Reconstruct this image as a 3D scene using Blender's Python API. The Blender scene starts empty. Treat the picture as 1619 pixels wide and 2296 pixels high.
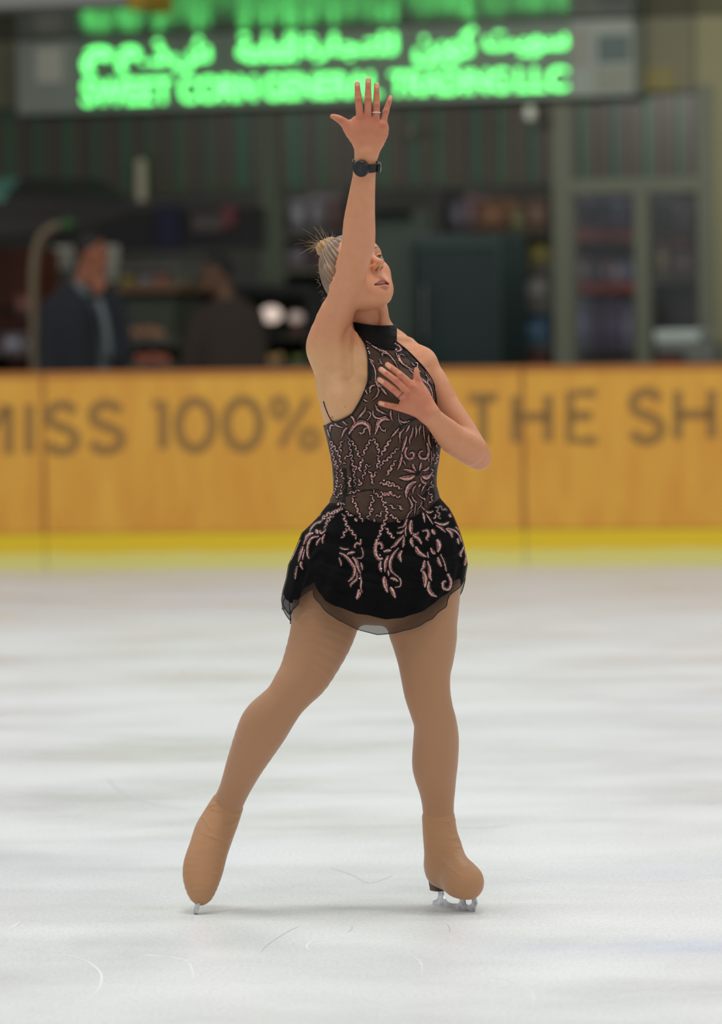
import bpy, bmesh, math, random
import numpy as np
from mathutils import Vector, Matrix
from mathutils.bvhtree import BVHTree
from mathutils.geometry import tessellate_polygon

rnd = random.Random(11)
SC = bpy.context.scene
COL = SC.collection

# ------------------------------------------------------------------ camera
FPX = 10000.0            # focal length in pixels of the 1619 x 2296 frame
CX, CY = 809.5, 751.0    # point of the frame on the optical axis (eye level)
CAM_H = 1.363
ROLL = 0.013
Y0 = 10.55               # distance of the skater
R_V = Vector((math.cos(ROLL), 0, -math.sin(ROLL)))
U_V = Vector((math.sin(ROLL), 0, math.cos(ROLL)))
CAM_O = Vector((0, 0, CAM_H))
cam_data = bpy.data.cameras.new('camera')
cam = bpy.data.objects.new('camera', cam_data)
COL.objects.link(cam)
cam.matrix_world = Matrix(((R_V.x, U_V.x, 0, 0), (R_V.y, U_V.y, -1, 0), (R_V.z, U_V.z, 0, CAM_H), (0, 0, 0, 1)))
cam_data.sensor_fit = 'VERTICAL'
cam_data.sensor_height = 36.0
cam_data.sensor_width = 36.0
cam_data.lens = FPX / 2296 * 36.0
cam_data.shift_y = -(1148 - CY) / 2296
cam_data.clip_start = 0.1
cam_data.clip_end = 300
cam_data.dof.use_dof = True
cam_data.dof.focus_distance = Y0 - 0.04
cam_data.dof.aperture_fstop = (cam_data.lens / 1000) / 0.055
SC.camera = cam

SC.view_settings.view_transform = 'Standard'
SC.view_settings.look = 'None'
SC.view_settings.gamma = 1.0
SC.view_settings.use_curve_mapping = False
SC.view_settings.exposure = 0.0

# ------------------------------------------------------------------ light
world = bpy.data.worlds.new('hall_light')
SC.world = world
world.use_nodes = True
world.node_tree.nodes['Background'].inputs[0].default_value = (0.93, 0.97, 1.0, 1)
world.node_tree.nodes["Background"].inputs[1].default_value = 0.34


def area_lamp(name, loc, sx, sy, power, col=(1.0, 0.975, 0.94)):
    l = bpy.data.lights.new(name, 'AREA')
    l.shape = 'RECTANGLE'
    l.size, l.size_y = sx, sy
    l.energy = power
    l.color = col
    o = bpy.data.objects.new(name, l)
    o.location = loc
    COL.objects.link(o)
    return o


# the luminaires under the rink roof, eight metres up
for ix, lx in enumerate((-7.5, 0.0, 7.5)):
    for iy, ly in enumerate((3.0, 10.5, 19.0)):
        area_lamp('rink_lamp', (lx, ly, 8.0), 2.4, 2.4, 160 if ly < 5 else 215)

# added unseen fill lights: walkway row brightens sign and fascia, shop row the interior
for lx in (-3.4, 0.2, 3.6):
    l_ = area_lamp('walkway_fill', (lx, 29.3, 3.62), 1.8, .12, 31)
    l_.rotation_euler = (math.radians(84), 0, 0)
    l_.data.spread = math.radians(110)
for lx, ly in ((-2.6, 36.2), (-.2, 35.6), (2.3, 34.6)):
    area_lamp('shop_fill', (lx, ly, 3.5), 1.2, .4, 34)

# ------------------------------------------------------------------ helpers
def pdir(px, py):
    return R_V * ((px - CX) / FPX) + U_V * ((CY - py) / FPX) + Vector((0, 1, 0))


def W(px, py, Y):
    """pixel of the photograph + distance -> point of the place"""
    return CAM_O + pdir(px, py) * Y


def B(px, py, dy=0.0):
    return W(px, py, Y0 + dy)


def ground(px, py, z=0.0):
    d = pdir(px, py)
    return CAM_O + d * ((z - CAM_H) / d.z)


def tag(o, label=None, cat=None, group=None, kind=None):
    if label: o['label'] = label
    if cat: o['category'] = cat
    if group: o['group'] = group
    if kind: o['kind'] = kind
    return o


def empty(name, loc=(0, 0, 0)):
    o = bpy.data.objects.new(name, None)
    o.empty_display_size = 0.1
    o.location = loc
    COL.objects.link(o)
    return o


def world_mat(o):
    m = Matrix.Translation(o.location)
    return m if o.parent is None else world_mat(o.parent) @ o.matrix_parent_inverse @ m


def link_mesh(name, me, mat=None, parent=None, smooth=False):
    o = bpy.data.objects.new(name, me)
    COL.objects.link(o)
    if mat is not None:
        for m in (mat if isinstance(mat, (list, tuple)) else [mat]):
            me.materials.append(m)
    if smooth:
        me.polygons.foreach_set('use_smooth', np.ones(len(me.polygons), dtype=bool))
    if parent is not None:
        o.parent = parent
        o.matrix_parent_inverse = world_mat(parent).inverted()
    return o


class MB:
    """collects shapes given in world coordinates into one mesh"""
    def __init__(self):
        self.v, self.f, self.mi = [], [], []

    def add(self, vs, fs, mi=0):
        n = len(self.v)
        self.v += [tuple(p) for p in vs]
        self.f += [tuple(n + i for i in f) for f in fs]
        self.mi += [mi] * len(fs)
        return self

    def box(self, c, sx, sy, sz, ax=None, mi=0):
        c = Vector(c)
        ex, ey, ez = ax or (Vector((1, 0, 0)), Vector((0, 1, 0)), Vector((0, 0, 1)))
        vs = [c + ex * (i * sx / 2) + ey * (j * sy / 2) + ez * (k * sz / 2) for i in (-1, 1) for j in (-1, 1) for k in (-1, 1)]
        fs = [(0, 1, 3, 2), (4, 6, 7, 5), (0, 4, 5, 1), (2, 3, 7, 6), (0, 2, 6, 4), (1, 5, 7, 3)]
        return self.add(vs, fs, mi)

    def tube(self, pts, r, n=10, mi=0, closed=False):
        pts = [Vector(p) for p in pts]
        rs = r if isinstance(r, (list, tuple)) else [r] * len(pts)
        rings = []
        up = None
        m = len(pts)
        for i, p in enumerate(pts):
            a = pts[(i - 1) % m] if closed else pts[max(0, i - 1)]
            b = pts[(i + 1) % m] if closed else pts[min(m - 1, i + 1)]
            t = (b - a)
            if t.length < 1e-9: t = Vector((0, 0, 1))
            t.normalize()
            if up is None:
                up = t.orthogonal().normalized()
            up = (up - t * up.dot(t))
            if up.length < 1e-6: up = t.orthogonal()
            up.normalize()
            s = t.cross(up)
            rings.append([p + (up * math.cos(2 * math.pi * k / n) + s * math.sin(2 * math.pi * k / n)) * rs[i] for k in range(n)])
        vs = [v for rg in rings for v in rg]
        fs = []
        for i in range(m if closed else m - 1):
            j = (i + 1) % m
            for k in range(n):
                k2 = (k + 1) % n
                fs.append((i * n + k, i * n + k2, j * n + k2, j * n + k))
        if not closed:
            fs.append(tuple(range(n))[::-1])
            fs.append(tuple((m - 1) * n + k for k in range(n)))
        return self.add(vs, fs, mi)

    def ball(self, c, rx, ry=None, rz=None, ax=None, nu=16, nv=10, mi=0):
        c = Vector(c)
        ry = rx if ry is None else ry
        rz = rx if rz is None else rz
        ex, ey, ez = ax or (Vector((1, 0, 0)), Vector((0, 1, 0)), Vector((0, 0, 1)))
        vs = [c + ez * rz]
        for j in range(1, nv):
            th = math.pi * j / nv
            for i in range(nu):
                ph = 2 * math.pi * i / nu
                vs.append(c + ex * (rx * math.sin(th) * math.cos(ph)) + ey * (ry * math.sin(th) * math.sin(ph)) + ez * (rz * math.cos(th)))
        vs.append(c - ez * rz)
        fs = [(0, 1 + i, 1 + (i + 1) % nu) for i in range(nu)]
        for j in range(nv - 2):
            for i in range(nu):
                a = 1 + j * nu + i; b = 1 + j * nu + (i + 1) % nu
                fs.append((a, a + nu, b + nu, b))
        l = len(vs) - 1
        fs += [(l, l - nu + (i + 1) % nu, l - nu + i) for i in range(nu)]
        return self.add(vs, fs, mi)

    def prism(self, outline, d, mi=0, holes=()):
        """outline: 3-D points of a flat polygon, extruded by vector d"""
        loops = [[Vector(p) for p in outline]] + [[Vector(p) for p in h] for h in holes]
        tris = tessellate_polygon(loops)
        flat = [p for l in loops for p in l]
        n = len(flat)
        vs = flat + [p + d for p in flat]
        fs = [t for t in tris] + [tuple(i + n for i in reversed(t)) for t in tris]
        st = 0
        for l in loops:
            m = len(l)
            for i in range(m):
                a, b = st + i, st + (i + 1) % m
                fs.append((a, b, b + n, a + n))
            st += m
        return self.add(vs, fs, mi)

    def build(self, name, mat=None, parent=None, smooth=False, bevel=0.0, kind=None, sharp=None):
        me = bpy.data.meshes.new(name)
        me.from_pydata(self.v, [], self.f)
        me.polygons.foreach_set('material_index', self.mi)
        bm = bmesh.new(); bm.from_mesh(me)
        bmesh.ops.recalc_face_normals(bm, faces=bm.faces)
        if bevel > 0:
            bmesh.ops.bevel(bm, geom=list(bm.edges), offset=bevel, segments=2, affect='EDGES', profile=0.6)
        bm.to_mesh(me); bm.free()
        me.update()
        o = link_mesh(name, me, mat, parent, smooth)
        if sharp is not None:
            me.set_sharp_from_angle(angle=sharp)
        if kind: o['kind'] = kind
        return o


def lin(c):
    return tuple((x / 255 / 12.92) if x / 255 <= 0.04045 else ((x / 255 + 0.055) / 1.055) ** 2.4 for x in c)


class NT:
    def __init__(self, name):
        self.m = bpy.data.materials.new(name)
        self.m.use_nodes = True
        self.t = self.m.node_tree
        self.p = self.t.nodes['Principled BSDF']

    def n(self, typ, **kw):
        nd = self.t.nodes.new(typ)
        for k, v in kw.items():
            if k.startswith('i_'):
                key = k[2:]
                key = int(key) if key.isdigit() else key.replace('_', ' ')
                nd.inputs[key].default_value = v
            else:
                setattr(nd, k, v)
        return nd

    def l(self, a, b):
        self.t.links.new(a, b)

    def ramp(self, fac, stops):
        r = self.n('ShaderNodeValToRGB')
        e = r.color_ramp.elements
        while len(e) < len(stops): e.new(0.5)
        for x, (p, c) in zip(e, stops):
            x.position = p
            x.color = (*c, 1) if len(c) == 3 else c
        self.l(fac, r.inputs[0])
        return r.outputs[0]

    def noise(self, scale=(1, 1, 1), s=5.0, detail=4.0, rough=0.55, coord='Object', src=None):
        if src is None:
            tc = self.n('ShaderNodeTexCoord'); src = tc.outputs[coord]
        mp = self.n('ShaderNodeMapping')
        mp.inputs['Scale'].default_value = scale
        self.l(src, mp.inputs[0])
        nz = self.n('ShaderNodeTexNoise')
        nz.inputs['Scale'].default_value = s
        nz.inputs['Detail'].default_value = detail
        nz.inputs['Roughness'].default_value = rough
        self.l(mp.outputs[0], nz.inputs['Vector'])
        return nz.outputs['Fac']

    def bump(self, h, strength=0.3, dist=0.01):
        b = self.n('ShaderNodeBump')
        b.inputs['Strength'].default_value = strength
        b.inputs['Distance'].default_value = dist
        self.l(h, b.inputs['Height'])
        self.l(b.outputs[0], self.p.inputs['Normal'])
        return b


def mat(name, col, rough=0.6, metal=0.0, spec=0.4, var=0.0, vs=6.0, emit=None, estr=1.0, bump=0.0, bs=80.0, srgb=True):
    k = NT(name)
    c = lin(col) if srgb else col
    k.p.inputs['Roughness'].default_value = rough
    k.p.inputs['Metallic'].default_value = metal
    k.p.inputs['Specular IOR Level'].default_value = spec
    if var > 0:
        f = k.noise(s=vs)
        o = k.ramp(f, [(0.25, tuple(x * (1 - var) for x in c)), (0.75, tuple(min(1, x * (1 + var)) for x in c))])
        k.l(o, k.p.inputs['Base Color'])
    else:
        k.p.inputs['Base Color'].default_value = (*c, 1)
    if emit is not None:
        k.p.inputs['Emission Color'].default_value = (*emit, 1)
        k.p.inputs['Emission Strength'].default_value = estr
    if bump > 0:
        k.bump(k.noise(s=bs), bump, 0.004)
    return k.m


def catmull(pts, per=6, closed=False):
    pts = [np.asarray(p, float) for p in pts]
    n = len(pts)
    out = []
    rng = n if closed else n - 1
    for i in range(rng):
        p0 = pts[(i - 1) % n] if closed or i > 0 else 2 * pts[0] - pts[1]
        p1 = pts[i]; p2 = pts[(i + 1) % n]
        p3 = pts[(i + 2) % n] if closed or i + 2 < n else 2 * pts[-1] - pts[-2]
        for k in range(per):
            t = k / per
            out.append(0.5 * (2 * p1 + (p2 - p0) * t + (2 * p0 - 5 * p1 + 4 * p2 - p3) * t * t + (3 * p1 - p0 - 3 * p2 + p3) * t ** 3))
    if not closed: out.append(pts[-1])
    return out

# ------------------------------------------------------------------ the setting
# ice
k = NT('ice')
tc = k.n('ShaderNodeTexCoord')
n1 = k.noise((0.45, 0.7, 1), s=1.9, detail=7, rough=0.6)
n2 = k.noise((1, 0.45, 1), s=110, detail=5, rough=0.75)
n3 = k.noise((0.22, 0.5, 1), s=1.5, detail=3)
c1 = k.ramp(n1, [(0.28, (0.79, 0.808, 0.815)), (0.50, (0.83, 0.845, 0.845)), (0.72, (0.865, 0.88, 0.88))])
mx = k.n('ShaderNodeMix', data_type='RGBA', blend_type='MULTIPLY'); mx.inputs[0].default_value = 1.0
k.l(c1, mx.inputs[6])
k.l(k.ramp(n2, [(0.32, (0.84, 0.85, 0.86)), (0.56, (1, 1, 1))]), mx.inputs[7])
mx2 = k.n('ShaderNodeMix', data_type='RGBA', blend_type='MULTIPLY'); mx2.inputs[0].default_value = 0.8
k.l(mx.outputs[2], mx2.inputs[6])
k.l(k.ramp(n3, [(0.36, (0.93, 0.94, 0.96)), (0.50, (1, 1, 1))]), mx2.inputs[7])
# faint painted lines under the ice , worn grey patches, the skater's shadow painted in
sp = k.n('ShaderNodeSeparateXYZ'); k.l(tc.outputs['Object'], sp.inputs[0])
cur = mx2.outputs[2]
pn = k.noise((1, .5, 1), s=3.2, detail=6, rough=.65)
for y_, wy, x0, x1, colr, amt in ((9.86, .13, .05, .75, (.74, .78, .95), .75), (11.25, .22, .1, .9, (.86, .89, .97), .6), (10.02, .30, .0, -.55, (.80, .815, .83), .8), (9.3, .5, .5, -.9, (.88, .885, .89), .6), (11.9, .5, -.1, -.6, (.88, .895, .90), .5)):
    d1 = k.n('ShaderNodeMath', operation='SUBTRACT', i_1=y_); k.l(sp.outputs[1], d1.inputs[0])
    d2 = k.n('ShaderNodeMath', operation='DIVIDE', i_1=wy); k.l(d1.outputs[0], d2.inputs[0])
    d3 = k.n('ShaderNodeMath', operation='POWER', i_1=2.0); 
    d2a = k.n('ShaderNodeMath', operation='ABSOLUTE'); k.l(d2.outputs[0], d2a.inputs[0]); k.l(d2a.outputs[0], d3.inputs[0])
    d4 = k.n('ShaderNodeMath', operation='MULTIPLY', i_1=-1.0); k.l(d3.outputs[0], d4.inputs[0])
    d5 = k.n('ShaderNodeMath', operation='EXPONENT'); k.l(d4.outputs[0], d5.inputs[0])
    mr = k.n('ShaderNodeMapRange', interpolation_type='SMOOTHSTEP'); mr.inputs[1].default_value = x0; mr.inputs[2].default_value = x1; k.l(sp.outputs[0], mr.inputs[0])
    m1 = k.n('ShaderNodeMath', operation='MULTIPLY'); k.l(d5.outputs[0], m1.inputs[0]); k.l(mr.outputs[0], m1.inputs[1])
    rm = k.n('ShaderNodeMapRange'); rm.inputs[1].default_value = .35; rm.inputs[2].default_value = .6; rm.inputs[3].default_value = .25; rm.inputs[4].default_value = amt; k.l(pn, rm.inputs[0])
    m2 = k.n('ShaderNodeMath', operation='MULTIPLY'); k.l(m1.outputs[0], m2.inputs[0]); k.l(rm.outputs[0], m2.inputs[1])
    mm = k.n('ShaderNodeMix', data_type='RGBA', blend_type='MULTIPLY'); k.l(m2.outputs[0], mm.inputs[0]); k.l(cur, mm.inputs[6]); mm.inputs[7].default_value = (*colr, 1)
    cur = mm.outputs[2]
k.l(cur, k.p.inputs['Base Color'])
k.l(k.ramp(n1, [(0.3, (0.22,) * 3), (0.6, (0.42,) * 3)]), k.p.inputs['Roughness'])
k.p.inputs['Specular IOR Level'].default_value = 0.16
k.bump(n2, 0.12, 0.004)
M_ICE = k.m
mb = MB()
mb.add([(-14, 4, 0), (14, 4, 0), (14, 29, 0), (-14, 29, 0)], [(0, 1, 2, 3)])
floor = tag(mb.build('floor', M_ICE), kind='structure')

# thin marks cut by skates, white snow lifted a hair above the ice
mb = MB()
M_MARK = mat('skate_mark_snow', (236, 239, 240), 0.8)
M_CUT = mat('skate_cut', (205, 209, 215), 0.5)


def mark(pxs, w, mi):
    pts = [ground(*p) for p in pxs]
    pts = catmull(pts, 8)
    vs, fs = [], []
    for i, p in enumerate(pts):
        a = pts[max(0, i - 1)]; b = pts[min(len(pts) - 1, i + 1)]
        t = b - a; nrm = np.array((-t[1], t[0], 0)); nrm /= np.linalg.norm(nrm) + 1e-9
        e = w * .6 * math.sin(math.pi * (0.06 + 0.88 * i / (len(pts) - 1)))
        vs += [p + nrm * e + (0, 0, 0.0004), p + (0, 0, 0.0012), p - nrm * e + (0, 0, 0.0004)]
    for i in range(len(pts) - 1):
        for q in (0, 1):
            a = i * 3 + q
            fs.append((a, a + 1, a + 4, a + 3))
    mb.add(vs, fs, mi)


mark([(108, 2138), (180, 2150), (224, 2180), (222, 2216), (186, 2252)], .004, 0)
mark([(320, 2140), (410, 2152), (432, 2178), (434, 2206)], .003, 0)
mark([(330, 2142), (420, 2154), (500, 2178), (540, 2200)], .003, 0)
mark([(745, 2106), (700, 2112), (688, 2126), (720, 2142)], .004, 0)
mark([(585, 2136), (598, 2120), (640, 2092), (668, 2078)], .003, 1)
mark([(880, 2138), (925, 2146), (945, 2162), (946, 2196)], .003, 0)
mark([(958, 2186), (1010, 2178), (1052, 2164)], .003, 0)
mark([(1090, 2188), (1150, 2202), (1196, 2230), (1190, 2262)], .003, 0)
mark([(20, 2086), (36, 2074), (46, 2064)], .004, 0)
mark([(740, 1946), (790, 1962), (830, 1980), (880, 1964)], .006, 1)
mark([(1160, 1960), (1195, 1972), (1250, 1978)], .004, 0)
mark([(1440, 1976), (1520, 1974), (1600, 1968)], .005, 0)
mark([(780, 2090), (788, 2084), (790, 2074)], .003, 1)
mark([(1003, 2072), (1008, 2080), (1009, 2092)], .003, 1)
mark([(520, 2196), (600, 2204), (690, 2180)], .003, 0)
mark([(1020, 1856), (1080, 1856), (1138, 1852)], .012, 1)
mark([(760, 2230), (860, 2250), (900, 2286)], .003, 0)
mark([(240, 1745), (265, 1770), (330, 1800), (420, 1816)], .01, 1)
mark([(1230, 2236), (1330, 2246), (1450, 2226), (1560, 2236)], .003, 0)
o = mb.build('skate_mark', [M_MARK, M_CUT], floor, smooth=True)

# rink boards
BH = 1.17
BL = CAM_O + pdir(0, 800) * (FPX * BH / 443); BL.z = 0
BR = CAM_O + pdir(1619, 800) * (FPX * BH / 450); BR.z = 0
BE = (BR - BL).normalized()            # along the boards
BN = Vector((BE.y, -BE.x, 0))          # towards the camera
if BN.y > 0: BN = -BN
ZV = Vector((0, 0, 1))


def hit_plane(px, py, p0, n):
    d = pdir(px, py)
    return CAM_O + d * ((p0 - CAM_O).dot(n) / d.dot(n))


def board_s(px, py=1050):
    return (hit_plane(px, py, BL, BN) - BL).dot(BE)


def board_z(px, py):
    return hit_plane(px, py, BL, BN).z


k = NT('board_face')
f1 = k.noise((1.0, 1.0, 0.22), s=9, detail=5)
f2 = k.noise((1, 1, 1), s=1.7, detail=3)
mx = k.n('ShaderNodeMix', data_type='RGBA'); k.l(f2, mx.inputs[0])
k.l(k.ramp(f1, [(0.3, (0.67, 0.32, 0.034)), (0.7, (0.80, 0.41, 0.052))]), mx.inputs[6])
k.l(k.ramp(f1, [(0.3, (0.70, 0.29, 0.035)), (0.7, (0.76, 0.42, 0.045))]), mx.inputs[7])
k.l(mx.outputs[2], k.p.inputs['Base Color'])
k.p.inputs['Roughness'].default_value = 0.45
M_BOARD = k.m
k = NT('kick_plate')
tc = k.n('ShaderNodeTexCoord'); sp = k.n('ShaderNodeSeparateXYZ'); k.l(tc.outputs['Object'], sp.inputs[0])
f1 = k.noise((1, 1, 2), s=4, detail=4)
ad = k.n('ShaderNodeMath', operation='MULTIPLY_ADD', i_1=0.05); k.l(f1, ad.inputs[0]); k.l(sp.outputs[2], ad.inputs[2])
# snow scraped up against the foot of the plate
k.l(k.ramp(ad.outputs[0], [(0.10, (0.76, 0.70, 0.22)), (0.135, (0.80, 0.56, 0.015))]), k.p.inputs['Base Color'])
k.p.inputs['Roughness'].default_value = 0.4
M_KICK = k.m
M_LET = mat('board_lettering', (150, 112, 58), 0.5)
M_SEAM = mat('board_seam', (178, 120, 56), 0.6)
M_CAP = mat('board_cap', (176, 112, 50), 0.5)
M_BACKB = mat('board_back', (60, 58, 54), 0.7)

SEAMS = [-1700, 101, 1176, 3200]
board_labels = ['yellow rink board reading MI at the left edge of the picture',
                'wide yellow rink board behind the skater reading SS 100% and T',
                'yellow rink board reading HE SH at the right edge of the picture']
boards = []
for i in range(3):
    s0, s1 = board_s(SEAMS[i]), board_s(SEAMS[i + 1])
    mid = BL + BE * ((s0 + s1) / 2)
    r = empty('dasher_board', mid)
    tag(r, board_labels[i], 'rink board', 'rink boards')
    w = s1 - s0 - 0.006
    ax = (BE, BN, ZV)
    MB().box(mid - BN * 0.02 + ZV * (BH / 2 + .10), w, 0.04, BH - .20 - .03, ax).build('panel', M_BOARD, r)
    MB().box(mid - BN * 0.012 + ZV * 0.105, w, 0.062, 0.21, ax).build('kick_plate', M_KICK, r)
    MB().box(mid - BN * 0.05 + ZV * (BH - 0.0175), w, 0.12, 0.035, ax).build('top_rail', M_CAP, r)
    MB().box(BL + BE * (s1 - .012) - BN * 0.016 + ZV * (BH / 2 + .09), .018, 0.036, BH - .22, ax).build('seam_strip', M_SEAM, r)
    boards.append(r)

# lettering, every stroke a bar laid on the face
def letter(strokes, board, w=22):
    """strokes in photo pixels, w stroke width in pixels"""
    m = MB()
    wm = w / 385 * 1.0
    for st in strokes:
        p3 = []
        for (x, y) in st:
            p = hit_plane(x, y, BL, BN); p3.append(p)
        vs, fs = [], []
        n = len(p3)
        closed = (Vector(p3[0]) - Vector(p3[-1])).length < 1e-6 and n > 3
        for i, p in enumerate(p3):
            if closed:
                a = p3[i - 1] if i > 0 else p3[-2]; b = p3[i + 1] if i < n - 1 else p3[1]
            else:
                a = p3[max(0, i - 1)]; b = p3[min(n - 1, i + 1)]
            t = (b - a).normalized(); sd = t.cross(BN).normalized() * (wm / 2)
            vs += [p + sd + BN * .002, p - sd + BN * .002, p + sd + BN * .005, p - sd + BN * .005]
        for i in range(n - 1):
            a = 4 * i; b = a + 4
            fs += [(a + 2, a + 3, b + 3, b + 2), (a, a + 2, b + 2, b), (a + 1, b + 1, b + 3, a + 3), (a, b, b + 1, a + 1)]
        if not closed:
            fs += [(0, 1, 3, 2), (4 * n - 4, 4 * n - 2, 4 * n - 1, 4 * n - 3)]
        m.add(vs, fs)
    m.build('letter', M_LET, board)


def arc(cx, cy, rx, ry, a0, a1, n=28):
    return [(cx + rx * math.cos(math.radians(a0 + (a1 - a0) * i / n)), cy - ry * math.sin(math.radians(a0 + (a1 - a0) * i / n))) for i in range(n + 1)]


def letter_S(x0, x1, y0, y1):
    cx, h = (x0 + x1) / 2, y1 - y0
    c = [(x1 - .04 * (x1 - x0), y0 + .16 * h), (cx + .22 * (x1 - x0), y0 + .02 * h), (cx - .08 * (x1 - x0), y0), (x0 + .10 * (x1 - x0), y0 + .10 * h), (x0 + .02 * (x1 - x0), y0 + .25 * h),
         (x0 + .14 * (x1 - x0), y0 + .40 * h), (cx, y0 + .48 * h), (x1 - .10 * (x1 - x0), y0 + .60 * h), (x1, y0 + .76 * h), (x1 - .12 * (x1 - x0), y0 + .92 * h), (cx + .02 * (x1 - x0), y1), (x0 + .2 * (x1 - x0), y1 - .04 * h), (x0, y1 - .17 * h)]
    return [[tuple(p) for p in catmull(c, 5)]]


LW = 21
letter([[(-68, 1022), (-68, 912), (-30, 985), (14, 912), (20, 912), (20, 1018)]], boards[0], LW)        # M
letter([[(66, 906), (66, 1016)]], boards[0], LW)                                                        # I
letter(letter_S(108, 170, 908, 1012), boards[1], LW)
letter(letter_S(206, 272, 906, 1010), boards[1], LW)
letter([[(342, 908), (366, 902), (366, 1006)]], boards[1], LW)                                          # 1
letter([arc(438, 953, 38, 54, 0, 360)], boards[1], LW)
letter([arc(545, 951, 38, 54, 0, 360)], boards[1], LW)
letter([arc(626, 914, 16, 20, 0, 360), arc(694, 984, 17, 20, 0, 360), [(693, 893), (628, 1000)]], boards[1], 15)
letter([[(1050, 893), (1116, 891)], [(1083, 892), (1083, 996)]], boards[1], LW)                         # T
letter([[(1157, 888), (1157, 992)], [(1229, 886), (1229, 990)], [(1157, 935), (1229, 934)]], boards[2], LW)
letter([[(1336, 881), (1278, 882), (1278, 988), (1338, 987)], [(1278, 933), (1328, 932)]], boards[2], LW)
letter(letter_S(1418, 1482, 879, 988), boards[2], LW)
letter([[(1520, 876), (1520, 984)], [(1596, 874), (1596, 982)], [(1520, 930), (1596, 929)]], boards[2], LW)

# ------------------------------------------------------------------ soft-blended bodies
# signed-distance primitives blended into one surface and meshed by surface nets
def smin(a, b, k):
    if k <= 0: return np.minimum(a, b)
    h = np.maximum(k - np.abs(a - b), 0) / k
    return np.minimum(a, b) - h * h * k * 0.25


def smax(a, b, k):
    return -smin(-a, -b, k)


class Ell:
    def __init__(self, c, r, ax=None, k=0.02, neg=False):
        self.c = np.array(c, float); self.r = np.array(r, float) * np.ones(3)
        self.A = np.eye(3) if ax is None else np.array([list(v) for v in ax], float)
        self.k, self.neg = k, neg
        m = max(self.r)
        self.lo, self.hi = self.c - m, self.c + m

    def d(self, P):
        q = (P - self.c) @ self.A.T
        kk = np.sqrt(((q / self.r) ** 2).sum(1)) + 1e-9
        g = np.sqrt(((q / self.r ** 2) ** 2).sum(1)) + 1e-9
        return kk * (kk - 1) / g

    def near(self, c, rad): return self


class Sweep:
    """tapered limb: stations (point, half width across the view, half depth)"""
    def __init__(self, st, k=0.02, neg=False, u=None, per=1, cap=1.0):
        pts = np.array([list(s[0]) for s in st], float)
        rad = np.array([(s[1], s[2]) for s in st], float)
        if per > 1:
            al = catmull([np.concatenate((p, r)) for p, r in zip(pts, rad)], per)
            al = np.array(al); pts, rad = al[:, :3], np.maximum(al[:, 3:], 1e-4)
        self.p, self.r, self.k, self.neg, self.cap = pts, rad, k, neg, cap
        n = len(pts)
        T = np.zeros((n, 3))
        for i in range(n):
            t = pts[min(n - 1, i + 1)] - pts[max(0, i - 1)]
            T[i] = t / (np.linalg.norm(t) + 1e-12)
        vd = np.array((0, 1.0, 0)) if u is None else None
        U = np.zeros((n, 3))
        for i in range(n):
            x = np.cross(vd, T[i]) if u is None else np.array(u, float) - T[i] * np.dot(u, T[i])
            U[i] = x / (np.linalg.norm(x) + 1e-12)
        for i in range(1, n):
            if np.dot(U[i], U[i - 1]) < 0: U[i] *= -1
        self.T, self.U = T, U
        self.V = np.cross(T, U)
        m = rad.max(1)[:, None]
        self.lo, self.hi = (pts - m).min(0), (pts + m).max(0)
        self.seg = list(range(n - 1))

    def near(self, c, rad):
        out = []
        for i in range(len(self.p) - 1):
            a, b = self.p[i], self.p[i + 1]
            ab = b - a
            t = min(1, max(0, np.dot(c - a, ab) / (np.dot(ab, ab) + 1e-12)))
            if np.linalg.norm(c - a - ab * t) < rad + self.r[i:i + 2].max() + self.k:
                out.append(i)
        return out

    def d(self, P, segs=None):
        best = np.full(len(P), 1.0)
        for i in (self.seg if segs is None else segs):
            a, b = self.p[i], self.p[i + 1]
            ab = b - a
            q = P - a
            t = np.clip((q @ ab) / (ab @ ab + 1e-12), 0, 1)
            q = q - t[:, None] * ab
            t1 = 1 - t
            ra = self.r[i, 0] * t1 + self.r[i + 1, 0] * t
            rb = self.r[i, 1] * t1 + self.r[i + 1, 1] * t
            T = self.T[i] + self.T[i + 1]; T = T / np.linalg.norm(T)
            U = self.U[i] + self.U[i + 1]; U = U - T * (U @ T); U = U / np.linalg.norm(U)
            V = np.cross(T, U)
            du, dv, dt = q @ U, q @ V, q @ T
            rc = np.minimum(ra, rb) * self.cap
            kk = np.sqrt((du / ra) ** 2 + (dv / rb) ** 2 + (dt / rc) ** 2) + 1e-9
            g = np.sqrt((du / ra ** 2) ** 2 + (dv / rb ** 2) ** 2 + (dt / rc ** 2) ** 2) + 1e-9
            best = np.minimum(best, kk * (kk - 1) / g)
        return best


class Local:
    """distance function given in a local frame"""
    def __init__(self, o, ax, fn, radius, k=0.02):
        self.o = np.array(o, float); self.A = np.array([list(v) for v in ax], float)
        self.fn, self.k, self.neg = fn, k, False
        self.lo, self.hi = self.o - radius, self.o + radius

    def near(self, c, rad): return self

    def d(self, P): return self.fn((P - self.o) @ self.A.T)


class Field:
    def __init__(self, prims, offset=0.0, clip=None):
        self.prims, self.off, self.clip = prims, offset, clip

    def bounds(self):
        pr = [p for p in self.prims if not p.neg]
        e = self.off + 0.02
        return np.min([p.lo for p in pr], 0) - e, np.max([p.hi for p in pr], 0) + e

    def eval(self, P, c=None, rad=None):
        d = np.full(len(P), 1.0)
        for p in self.prims:
            if c is not None:
                m = rad + p.k + abs(self.off) + 0.01
                if np.any(c + m < p.lo) or np.any(c - m > p.hi): continue
                if isinstance(p, Sweep):
                    s = p.near(c, m)
                    if not s: continue
                    x = p.d(P, s)
                else:
                    x = p.d(P)
            else:
                x = p.d(P)
            d = smax(d, -x, p.k) if p.neg else smin(d, x, p.k)
        d = d - self.off
        if self.clip is not None: d = self.clip(P, d)
        return d


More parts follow.
